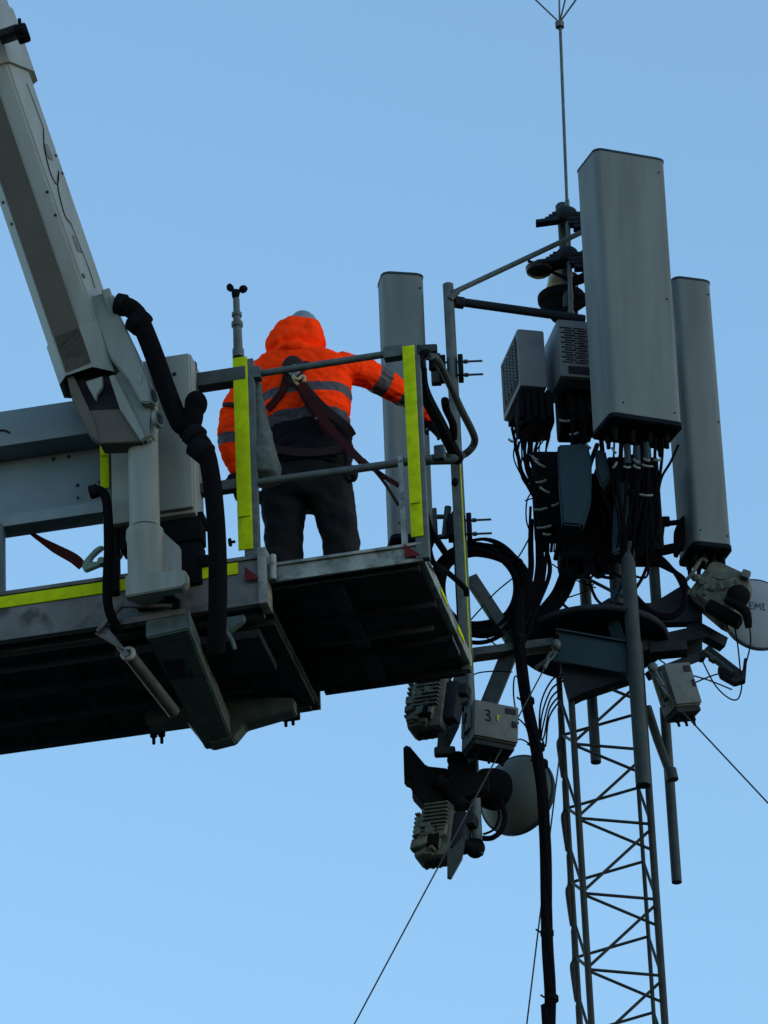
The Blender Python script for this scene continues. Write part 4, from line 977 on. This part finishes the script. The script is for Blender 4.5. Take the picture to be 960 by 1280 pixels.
# black tilted unit between them
q = MB(); q.prism([T(504, 932, 1.7), T(511, 931, 1.7), T(533, 957, 1.72), T(560, 960, 1.75), T(580, 985, 1.75), T(560, 1008, 1.75), T(535, 1010, 1.72), T(515, 988, 1.7), T(515, 975, 1.7), T(505, 970, 1.7)], Vector((.0, .16, .02)), .008)
o = q.build('filter_unit', 'blackplastic'); tag(o, 'angular black unit jutting left between the two finned radios', 'radio filter')
def jbox(label, c, w, d, h, yaw, rl=0, num=False):
    X, Y_, Z_ = orient(yaw, 0, rl)
    root = thing('junction_box', c - Z * h / 2, label, 'junction box', 'grey junction boxes')
    q = MB(); q.box(c, X, Y_, Z_, w, d, h, .012); q.build('housing', 'boxgrey', root)
    f = -Y_ * (d / 2)
    q = MB(); q.box(c + f * 1.0 - Y_ * .008, X, Y_, Z_, w * .98, .014, h * .94, .006); lid = q.build('lid', 'boxgrey', root)
    q = MB(); q.box(c + f - Y_ * .018 + X * w * .31 + Z_ * h * .32, X, Y_, Z_, w * .24, .006, h * .14, .001); q.box(c + f - Y_ * .018 + X * w * .40 - Z_ * h * .02, X, Y_, Z_, w * .11, .006, h * .16, .012); q.build('sticker', 'ink', lid)
    q = MB(); q.box(c - X * (w / 2 + .01) + Z_ * .02 - Y_ * .02, X, Y_, Z_, .02, d * .5, h * .6, .004); q.cyl(c - X * (w / 2 + .025) - Z_ * h * .35, c - X * (w / 2 + .025) + Z_ * h * .35, .010); q.build('hinge', 'boxgrey', root)
    q = MB(); q.box(c - Z_ * (h / 2 + .018) + Y_ * .0, X, Y_, Z_, w * .9, d * .9, .03, .006); q.build('base_flange', 'under', root)
    q = MB()
    for i in range(3): q.rev(c - Z_ * (h / 2 + .03) + X * (-w * .3 + i * w * .3), -Z_, [(0, .016), (.03, .016), (.035, .009), (.06, .008)], 10)
    q.split('cable_gland', 'blackplastic', root)
    if num:
        g_ = lambda x, z: c + f - Y_ * .0165 + X * x + Z_ * z
        q = MB(); q.tube([g_(-.070, .052), g_(-.052, .058), g_(-.042, .047), g_(-.045, .033), g_(-.058, .028), g_(-.042, .02), g_(-.036, .004), g_(-.046, -.008), g_(-.064, -.004)], .0048, n=6); q.build('number_mark', 'ink', lid)
        q = MB(); q.tube([g_(.0, .02), g_(.008, .035), g_(.004, .0)], .006, n=6); q.tube([g_(.008, .035), g_(.022, .038)], .004, n=6, smooth=False); q.build('lime_mark', 'limeink', lid)
        h_ = lambda y, z: c - X * (w / 2 + .024) + Y_ * y + Z_ * z
        q = MB(); q.tube([h_(-.05, .05), h_(.0, .0)], .006, n=6, smooth=False); q.tube([h_(.0, .045), h_(-.045, .0)], .006, n=6, smooth=False); q.build('number_mark', 'ink', root)
    return root
jbox('light grey junction box with a hand drawn 3, at the tall pole foot', T(612, 913, 1.6), .26, .20, .235, R(20), R(4), True)
jbox('tilted light grey junction box right of the thickest pipe, beside the mast head', T(845, 863, 2.2), .17, .16, .27, R(24), R(-14))
q = MB(); q.tube([T(820, 848, 2.05), T(829, 862, 2.05), T(834, 870, 2.05), T(838, 872, 2.05)], .008, n=8); q.cyl(T(818, 838, 2.06), T(829, 858, 2.05), .012); q.ell(T(816, 834, 2.05), .03, .02, .03); o = q.build('turnbuckle', 'galv'); tag(o, 'turnbuckle hooked to the collar in front of the tilted junction box', 'turnbuckle', 'guy wire turnbuckles')
def dish(label, c, r, face, back, rr, name_txt=False):
    root = thing('microwave_dish', c - Z * r, label, 'microwave dish', 'round microwave dishes')
    d = face.normalized()
    q = MB(); q.rev(c, d, [(-.12, r * .2), (-.10, r * .45), (-.05, r * .8), (0, r * .98), (.012, r), (.03, r), (.034, r * .97), (.045, r * .6), (.05, 0.0)], 56); sh = q.build('reflector', back, root)
    q = MB(); q.rev(c, d, [(.002, r * 1.01), (.004, r * 1.03), (.03, r * 1.03), (.032, r * 1.0)], 56); q.build('rim', 'shield', root)
    return root, d
# dish behind the numbered box: we look at its back and side
dl, dd = dish('larger round dish with a black hub, low on the tall pole behind the numbered box', T(645, 993, 2.32), .232, Vector((.5, .85, .05)), 'dish', 0)
q = MB(); q.rev(T(618, 987, 2.05), Vector((.6, .7, .1)), [(-.14, .06), (-.10, .10), (-.03, .118), (.02, .118), (.05, .09), (.07, .06)], 28); q.build('hub', 'blackplastic', dl)
q = MB(); q.tube([T(625, 1000, 1.7), T(631, 1018, 1.7), T(628, 1036, 1.7), T(616, 1047, 1.7), T(603, 1048, 1.7)], .016, n=8); q.tube([T(618, 1004, 1.7), T(624, 1018, 1.7), T(618, 1036, 1.7), T(604, 1043, 1.7)], .007, n=8); q.build('feed_cable', 'cable', dl)
ds, dd2 = dish('pale round dish half out of frame at the right, marked with faint letters', T(945, 770, 2.75), .215, Vector((.3, -.95, -.1)), 'dish_light', 0)
# faint lettering on it
a_, b_ = orth(dd2, Z); rt_ = a_.cross(dd2) if a_.cross(dd2).x > 0 else dd2.cross(a_)
def dp(x, z): return T(945, 766, 2.75) + dd2 * .052 + rt_ * x * .72 + a_ * z * .72
strokes = [[(-.075, .0), (-.075, .055)], [(-.075, .055), (-.045, .055)], [(-.075, .028), (-.05, .028)], [(-.075, 0), (-.045, 0)],
           [(-.03, 0), (-.028, .055)], [(-.028, .055), (-.008, .02)], [(-.008, .02), (.012, .055)], [(.012, .055), (.014, 0)],
           [(.04, 0), (.04, .055)], [(.028, 0), (.055, 0)], [(.03, .055), (.05, .055)]]
q = MB()
for s in strokes: q.tube([dp(*s[0]), dp(*s[1])], .0035, n=6, smooth=False)
q.build('lettering', 'faint', ds)
finned_r = thing('remote_radio', T(897, 760, 2.45), 'tilted cast radio with round ports, partly covering the small pale dish', 'remote radio', 'finned cast radios')
q = MB(); q.prism([T(x, y, 2.38) for x, y in ((889, 700), (899, 701), (931, 716), (936, 722), (934, 734), (906, 778), (899, 776), (861, 744), (862, 736))], Vector((.03, .14, .0)), .012)
q.prism([T(x, y, 2.35) for x, y in ((889, 708), (926, 724), (928, 730), (900, 768), (870, 742))], Vector((0, .04, 0)), .008)
q.box(T(932, 719, 2.36), Vector((1, 0, -.5)), Vector((0, 1, 0)), Vector((.5, 0, 1)), .05, .05, .05, .008); q.build('body', 'rru', finned_r)
X, Y_, Z_ = orient(R(-8), R(10), R(36)); c = T(897, 737, 2.45)
q = MB()
for x, z, r in ((-.07, -.03, .022), (-.035, -.055, .016), (.02, .02, .024), (.0, -.035, .018), (.045, -.005, .016), (.10, .06, .014), (-.02, -.085, .016), (.075, .03, .026)):
    q.rev(c + X * x + Z_ * z - Y_ * .125, -Y_, [(0, r), (.012, r), (.014, r * .7), (.016, 0)], 14)
q.tube([c + X * -.03 + Z_ * .02 - Y_ * .14, c + X * .03 + Z_ * .035 - Y_ * .145, c + X * .07 + Z_ * .08 - Y_ * .14], .006, n=6)
q.split('port', 'rru', finned_r)
q = MB(); q.tube([T(884, 702, 2.35), T(876, 700, 2.35), T(866, 716, 2.35), T(857, 726, 2.35)], .012, n=8); q.tube([T(856, 724, 2.35), T(853, 735, 2.35), T(857, 742, 2.35), T(862, 738, 2.35)], .012, n=8); q.ell(T(870, 722, 2.35), .03, .02, .025); q.build('carry_handle', 'rru', finned_r)
q = MB(); q.ell(T(923, 745, 2.3), .07, .05, .07); q.tube([T(908, 750, 2.25), T(920, 756, 2.22), T(932, 765, 2.25), T(936, 785, 2.3)], [.02, .026, .03, .02], n=10); q.box(T(905, 768, 2.35), X, Y_, Z_, .22, .12, .07, .02); q.build('feed_unit', 'blackplastic', finned_r)
db = thing('dish_bracket', T(915, 850, 2.5), 'black angled bracket with a bolt arm under the small pale dish', 'bracket')
q = MB(); q.beam(T(882, 812, 2.5), T(926, 846, 2.5), .05, .05); q.prism([T(897, 834, 2.48), T(903, 830, 2.48), T(928, 838, 2.48), T(930, 822, 2.48), T(934, 822, 2.48), T(932, 849, 2.48), T(918, 853, 2.48), T(900, 843, 2.48)], Vector((0, .06, 0)), .004); q.build('arm', 'under', db)
q = MB(); q.cyl(T(880, 814, 2.45), T(915, 840, 2.45), .014); q.cyl(T(888, 822, 2.45), T(894, 826, 2.45), .024, n=6); q.build('bolt', 'galv_dark', db)
# foot of the tall pole: twin pipe, plates, clamp
q = MB(); a = T(592, 1065, 1.85); q.cyl(a, Vector((a.x, a.y, T(585, 640, 1.85).z)), .026); q.tube([T(580, 1010, 1.7), T(560, 985, 1.72), T(545, 975, 1.7)], .04, n=10); q.box(T(578, 975, 1.75), Vector((1, 0, 0)), Vector((0, 1, 0)), Z, .16, .12, .16, .02); q.ell(T(594, 1060, 1.75), .055, .05, .06); q.ell(T(572, 950, 1.8), .06, .05, .05)
q.box(T(588, 985, 1.72), Vector((1, 0, .3)), Vector((0, 1, 0)), Z, .22, .1, .14, .03); q.cyl(T(573, 1052, 1.7), T(594, 1062, 1.7), .03)
o = q.build('pole_clamp', 'blackplastic'); tag(o, 'cluster of black clamps gripping the foot of the tall pole below the numbered box', 'clamp')
q = MB(); q.prism([T(559, 1062, 1.65), T(566, 1060, 1.65), T(583, 1040, 1.65), T(578, 1072, 1.65), T(564, 1097, 1.65), T(559, 1096, 1.65)], Vector((0, .03, .0)), .002); o = q.build('steel_plate', 'galv_dark'); tag(o, 'pointed steel plate hanging under the lower finned radio', 'plate')
q = MB(); q.prism([T(570, 835, 1.7), T(585, 830, 1.7), T(585, 875, 1.7), T(573, 880, 1.7), T(560, 862, 1.7), T(566, 850, 1.7)], Vector((0, .05, 0)), .004); o = q.build('steel_plate', 'galv_dark'); tag(o, 'flat steel plate between the upper finned radio and the tall pole', 'plate')
q = MB(); q.beam(T(556, 900, 1.75), T(553, 936, 1.75), .06, .04); q.beam(T(570, 905, 1.72), T(553, 940, 1.75), .04, .03); q.box(T(556, 940, 1.75), Vector((1, 0, 0)), Vector((0, 1, 0)), Z, .12, .06, .05, .015); o = q.build('support_strut', 'galv_dark'); tag(o, 'small steel strut between the upper finned radio and the black unit', 'strut')

# ------------------------------------------------------------------ dark cabinets and shields in the middle
def shield(label, pts, d, dep, mm='shield'):
    q = MB(); q.prism([T(x, y, d) for x, y in pts], Vector((0, dep, 0)), .012); o = q.build('equipment_shield', mm); return tag(o, label, 'equipment cover', 'dark equipment covers')
shield('dark blue tapered cover hanging under the louvred radio units', [(697, 555), (734, 554), (740, 575), (739, 622), (728, 657), (703, 655), (698, 600)], 1.82, .10)
shield('small dark blue cover right of the tapered one, behind the cables', [(744, 561), (757, 562), (763, 595), (752, 610), (745, 590)], 1.86, .10)
shield('narrow dark grey cover between black cables under the largest antenna', [(772, 600), (787, 602), (786, 640), (777, 690), (765, 693), (766, 640)], 1.95, .08)
X0, Y0 = Vector((1, .1, 0)).normalized(), Vector((-.1, 1, 0)).normalized()
for c, w, h, lab in ((T(686, 622, 2.15), .17, .50, 'black equipment cabinet at the left edge of the cable mass, tied with white bands'), (T(735, 655, 2.2), .36, .56, 'black equipment cabinet in the middle of the cable mass, below the blue cover'), (T(792, 640, 2.25), .30, .62, 'black equipment cabinet at the right of the cable mass under the largest antenna'),
                     (T(718, 515, 2.3), .20, .30, 'small black cabinet directly under the slotted radio unit')):
    r_ = thing('equipment_cabinet', c - Z * h / 2, lab, 'equipment cabinet', 'black cabinets inside the cable mass')
    q = MB(); q.box(c, X0, Y0, Z, w, .22, h, .02); q.build('housing', 'blackplastic', r_)
    q = MB()
    for i in range(7): q.box(c - Y0 * .112 + X0 * (-w * .4 + i * w * .133), X0, Y0, Z, .008, .02, h * .85, .001)
    q.build('fin', 'blackplastic', r_)

# ------------------------------------------------------------------ cables
def cable(pts, r=.010, label=None, grp=None, name='cable', mm='cable', cat='cable', k=6, n=8):
    q = MB(); q.tube([T(*p) for p in pts], r, n=n, k=k); o = q.build(name, mm); tag(o, label, cat, grp); return o
# main trunk down the mast
root = thing('trunk_cable', T(684, 1300, 2.0), 'thick black bundle of feeder cables running down left of the mast', 'cable bundle')
tr_pts = [(650, 740, 2.0), (648, 790, 1.95), (653, 850, 1.95), (664, 905, 1.9), (673, 945, 1.88), (679, 1000, 1.9), (681, 1060, 1.95), (682, 1120, 1.95), (684, 1180, 1.95), (689, 1240, 1.95), (688, 1300, 1.95), (692, 1400, 1.95)]
for i in range(7):
    a = i * math.pi * 2 / 6; rr = 0 if i == 6 else .017
    pts = []
    for j, p in enumerate(tr_pts):
        t = T(*p); tw = a + j * .5; s_ = rr * (1 + .35 * math.sin(j * 1.7 + i)); pts.append(t + Vector((math.cos(tw) * s_, math.sin(tw) * s_, 0)))
    end = pts[-1].copy(); pts.append(Vector((end.x + .05, end.y, end.z * .5))); pts.append(Vector((end.x + .1, end.y, .1)))
    q = MB(); q.tube(pts, .0165, n=10); q.build('feeder_cable', 'cable', root)
for x, y in ((673, 938), (677, 958), (690, 1252), (684, 1170), (660, 880), (649, 800)):
    q = MB(); c = T(x, y, 1.95); q.rev(c, Z, [(0, .034), (.004, .0375), (.03, .0375), (.034, .034)], 18); q.cyl(c + Vector((-.03, -.02, .01)), c + Vector((-.062, -.03, .03)), .006, n=6); q.build('cable_tie', 'blackplastic', root)
# the big coil
coil = thing('cable_coil', T(600, 795, 2.1), 'big round coil of black cable hanging between the basket corner and the mast', 'cable coil')
for i in range(22):
    rx_, ry_ = rnd.uniform(45, 65), rnd.uniform(44, 62); cx, cy = 598 + rnd.uniform(-3, 3) + (rx_ - 52) * .15, 737 + rnd.uniform(-3, 3); dd_ = rnd.uniform(2.0, 2.12); ph = rnd.uniform(0, 6)
    pts = [T(cx + math.cos(t) * rx_ * (1 + .03 * math.sin(2 * t + ph)), cy + math.sin(t) * ry_ * (1 + .04 * math.sin(3 * t + ph)), dd_ + .03 * math.sin(t + ph)) for t in [j * math.pi / 9 for j in range(18)]]
    q = MB(); q.tube(pts, rnd.choice((.008, .010, .013)), n=8, k=4, closed=True); q.build('loop', 'cable', coil)
for t in (.8, 5.6):
    q = MB(); c = T(600 + math.cos(t) * 56, 738 + math.sin(t) * 54, 2.05); q.ell(c, .05, .05, .03); q.build('tie', 'blackplastic', coil)
G1 = 'black cables looping from the cabinets down to the trunk'
L1 = 'black jumper cable sagging from the cabinets down towards the trunk bundle'
for i in range(10):
    x0 = 664 + i * 2.4 + rnd.uniform(-2, 2); x3 = 642 + i * 2.0 + rnd.uniform(-3, 3)
    cable([(x0, 640 + rnd.uniform(-10, 10), 2.1), (x0 + rnd.uniform(-4, 3), 680, 2.1), (x0 + rnd.uniform(-2, 6), 715, 2.08), (x0 - 8 + rnd.uniform(-4, 4), 755, 2.05), (x3, 790, 2.0), (650, 815, 2.0)], rnd.choice((.008, .011, .013)), L1, G1)
for i in range(8):
    x0 = 722 - i * 2.5; o_ = rnd.uniform(-3, 3)
    cable([(x0 + 6, 690, 2.2), (x0, 712 + o_, 2.15), (x0 - 12, 742 + o_, 2.12), (x0 - 30, 765 + o_, 2.1), (662 - i, 792, 2.05), (648, 808 + i, 2.0)], rnd.choice((.009, .011, .012)), L1, G1)
cable([(704, 700, 2.1), (699, 730, 2.1), (702, 752, 2.1), (712, 762, 2.1)], .009, 'short black cable hooked over the left rim of the round plate', None)
cable([(733, 700, 2.1), (738, 730, 2.1), (745, 748, 2.1), (755, 758, 2.1)], .009, 'short black cable curling onto the round plate beside the left pipe', None)
# cables beneath the radios and beneath the big antenna
G2 = 'black cables hanging from the radio units'; L2 = 'black cable hanging out of the underside of the radio units'
for i in range(12):
    x0 = 640 + i * 4.2; y0 = 535 - min(i, 6) * 4
    cable([(x0, y0, 2.12), (x0 + 3 + rnd.uniform(-5, 5), y0 + 30, 2.1), (x0 * .5 + 334 + rnd.uniform(-8, 8), y0 + 65, 2.1), (674 + i * 3 + rnd.uniform(-3, 3), 640, 2.12), (672 + i * 3.4, 690, 2.15)], rnd.choice((.0045, .006, .009)), L2, G2)
G3 = 'cables dropping from the largest antenna'; L3 = 'black cable dropping from the connectors under the largest antenna'
for i in range(8):
    x0 = 768 + i * 8.6
    cable([(x0, 548, 1.75), (x0 - 1, 575, 1.78), (x0 - 3 + rnd.uniform(-4, 4), 610, 1.82), (x0 * .6 + 312 + rnd.uniform(-5, 5), 660, 1.9), (x0 * .5 + 388 + rnd.uniform(-6, 6), 705, 2.0)], rnd.choice((.006, .009, .013)), L3, G3)
G4 = 'cables tangled between the radio units and the cabinets'; L4 = 'black cable tangled in the dark mass between the radio units and the round plate'
for i in range(26):
    x0 = rnd.uniform(700, 820); x1 = x0 + rnd.uniform(-25, 25); 
    cable([(x0, rnd.uniform(500, 560) if x0 < 750 else rnd.uniform(565, 600), 2.05), (x0 + rnd.uniform(-12, 12), 600, rnd.uniform(1.9, 2.1)), (x1, 650, rnd.uniform(1.95, 2.15)), (min(815, x1 + rnd.uniform(-15, 15)), rnd.uniform(685, 712), 2.1)], rnd.choice((.008, .011, .014)), L4, G4)
for i in range(9):
    x0 = rnd.uniform(705, 790)
    cable([(x0, 690, 2.1), (x0 + rnd.uniform(-10, 10), 712, 2.05), (x0 + rnd.uniform(5, 30), 722, 2.0), (x0 + rnd.uniform(10, 40), 700, 2.1)], rnd.choice((.007, .010)), L4, G4)
# loops on the right: thick black bundle from the cabinets round to the tilted radio
for i in range(6):
    o_ = i * 2.2
    cable([(812, 690 + o_, 2.2), (830 + o_ * .4, 700 + o_, 2.2), (849 + o_ * .6, 725, 2.2), (857 - o_ * .3, 755, 2.2), (840, 772 - o_ * .3, 2.2), (815, 770 - o_ * .5, 2.2), (790, 750 - o_, 2.2)], .013, 'black cable in the thick loop between the cabinets and the tilted radio', 'cables in the right hand loop')
cable([(810, 705, 2.0), (803, 722, 2.0), (795, 735, 2.0)], .010, 'thin blue black cable bending away above the thickest pipe', None)
cable([(848, 556, 1.78), (838, 578, 1.8), (826, 600, 1.85), (820, 640, 1.95)], .008, 'single cable leaving the right corner under the largest antenna', None)
# light coloured ties and labels on the dark cables
G5 = 'pale cable ties in the cable mass'
for i, (x0, y0, x1, y1, d) in enumerate(((668, 575, 681, 584, 1.98), (670, 603, 683, 600, 1.98), (675, 609, 687, 616, 1.98), (668, 637, 684, 635, 1.98), (671, 660, 689, 657, 1.98), (690, 632, 698, 629, 1.98), (679, 667, 688, 668, 1.98), (699, 525, 712, 526, 2.0), (712, 543, 722, 541, 2.0),
                                   (765, 560, 770, 566, 1.75), (766, 585, 771, 578, 1.75), (780, 583, 788, 584, 1.75), (792, 582, 800, 585, 1.75), (803, 581, 816, 583, 1.75), (805, 573, 812, 576, 1.75), (792, 574, 800, 578, 1.75), (800, 618, 816, 619, 1.8), (818, 575, 826, 574, 1.75), (733, 555, 738, 560, 1.95), (742, 525, 748, 530, 2.0), (636, 549, 642, 552, 2.0), (665, 570, 672, 575, 2.0))):
    q = MB(); q.tube([T(x0, y0, d), T((x0 + x1) / 2, (y0 + y1) / 2 + 1, d - .01), T(x1, y1, d)], .0075, n=6); o = q.build('cable_tie', 'tie'); tag(o, 'pale plastic tie wrapped round the black cables of the mast head', 'cable tie', G5)
# light connector sleeves under the big antenna
for x, y in ((784, 568), (796, 570), (808, 566)):
    q = MB(); q.cyl(T(x, y - 12, 1.74), T(x + 1, y + 12, 1.76), .02, n=12); o = q.build('connector_sleeve', 'shield'); tag(o, 'blue grey connector sleeve on a cable under the largest antenna', 'connector', 'sleeves under the largest antenna')
# fine wires
for i in range(9):
    x0 = 646 + i * 2.5
    cable([(x0, 545 - i * 2, 2.0), (x0 - 3 + rnd.uniform(-5, 5), 570, 2.0), (x0 + rnd.uniform(-4, 14), 598, 2.0), (672 + rnd.uniform(-4, 8), 622 + i * 3, 2.0)], .0042, 'hair thin dark wire curving loose around the mast head', 'thin loose wires around the mast head', name='loose_wire', cat='wire', n=6)
GW = 'thin loose wires around the mast head'; LW = 'hair thin dark wire curving loose around the mast head'
for pts in ([(648, 552, 2), (648, 570, 2), (655, 592, 2), (668, 610, 2)], [(660, 548, 2), (662, 560, 2), (672, 588, 2)], [(668, 612, 2), (659, 625, 2), (658, 650, 2), (664, 668, 2)], [(656, 626, 2), (668, 622, 2)],
            [(664, 668, 2), (652, 690, 2), (645, 700, 2)], [(642, 722, 2), (620, 740, 2), (600, 762, 2), (575, 790, 2)], [(690, 705, 2.1), (720, 725, 2.1), (745, 735, 2.1)], [(682, 757, 2.05), (700, 750, 2.05), (730, 740, 2.05), (742, 730, 2.05)],
            [(583, 852, 1.8), (595, 842, 1.8), (618, 839, 1.8), (640, 840, 1.9)], [(636, 900, 1.8), (645, 897, 1.8), (655, 905, 1.85), (661, 915, 1.9)], [(636, 930, 1.8), (650, 924, 1.8), (662, 930, 1.85), (667, 935, 1.9)],
            [(598, 787, 2), (612, 800, 2), (622, 808, 2)], [(833, 872, 2.2), (865, 855, 2.3), (900, 842, 2.4), (918, 848, 2.5)], [(800, 805, 2.3), (840, 835, 2.3), (885, 850, 2.4), (915, 862, 2.5)], [(876, 822, 2.4), (893, 855, 2.4), (910, 872, 2.4), (922, 874, 2.45), (927, 860, 2.5), (926, 850, 2.5)],
            [(917, 778, 2.4), (922, 805, 2.4), (926, 845, 2.4)], [(937, 785, 2.4), (938, 806, 2.4), (930, 838, 2.4)], [(568, 950, 1.7), (573, 965, 1.7), (578, 970, 1.7)], [(575, 952, 1.7), (572, 968, 1.7), (585, 965, 1.7)], [(648, 905, 1.9), (642, 870, 1.9), (644, 845, 1.9), (655, 858, 1.9)]):
    cable(pts, .0045, LW, GW, name='loose_wire', cat='wire', n=6)
GS = 'grounding wires fanning from the mast leg to the trunk'
for i in range(5):
    x0 = 706 - i * 2; y0 = 842 + i * 9
    cable([(x0, y0, 2.15), (690 - i, y0 + 8 + i * 3, 2.1), (676 + i * 1.5, y0 + 38 + i * 4, 2.0), (674 + i, 925, 1.98)], .0055, 'thin earth wire arching from the mast leg to the black trunk bundle', GS, name='earth_wire', cat='wire', n=6)
# guy wires
def guy(name_label, s, e, mm='mast', r=.0047, hook=True):
    d = e - s; k = s.z / -d.z
    root = thing('guy_wire', s, name_label, 'guy wire', 'thin guy wires of the mast')
    q = MB(); q.cyl(s, s + d * k, r, n=6); q.build('wire', mm, root)
    if hook:
        u_ = d.normalized(); q = MB(); q.tube([s + u_ * .02 + Vector((.018 * math.sin(t), 0, 0)) + u_ * (.05 * (1 - math.cos(t))) for t in [j * math.pi / 4 for j in range(8)]], .006, n=6, closed=True, smooth=False); q.cyl(s + u_ * .1, s + u_ * .2, .010, n=8); q.build('turnbuckle', 'galv', root)
    return root
guy('guy wire running down left past the numbered box to the bottom edge', T(693, 812, 2.0), T(443, 1280, .4))
guy('guy wire running down right from the collar past the tilted junction box', T(831, 866, 2.05), T(962, 1006, 1.7), hook=False)
guy('faint guy wire dropping almost straight down left of the mast', T(700, 940, 2.35), T(658, 1284, 2.0), r=.0045, hook=False)
q = MB(); q.beam(T(670, 835, 2.05), T(697, 815, 2.0), .02, .02); q.ell(T(695, 806, 2.0), .03, .03, .035); o = q.build('turnbuckle', 'galv'); tag(o, 'turnbuckle and shackle on the left end of the box collar', 'turnbuckle', 'guy wire turnbuckles')
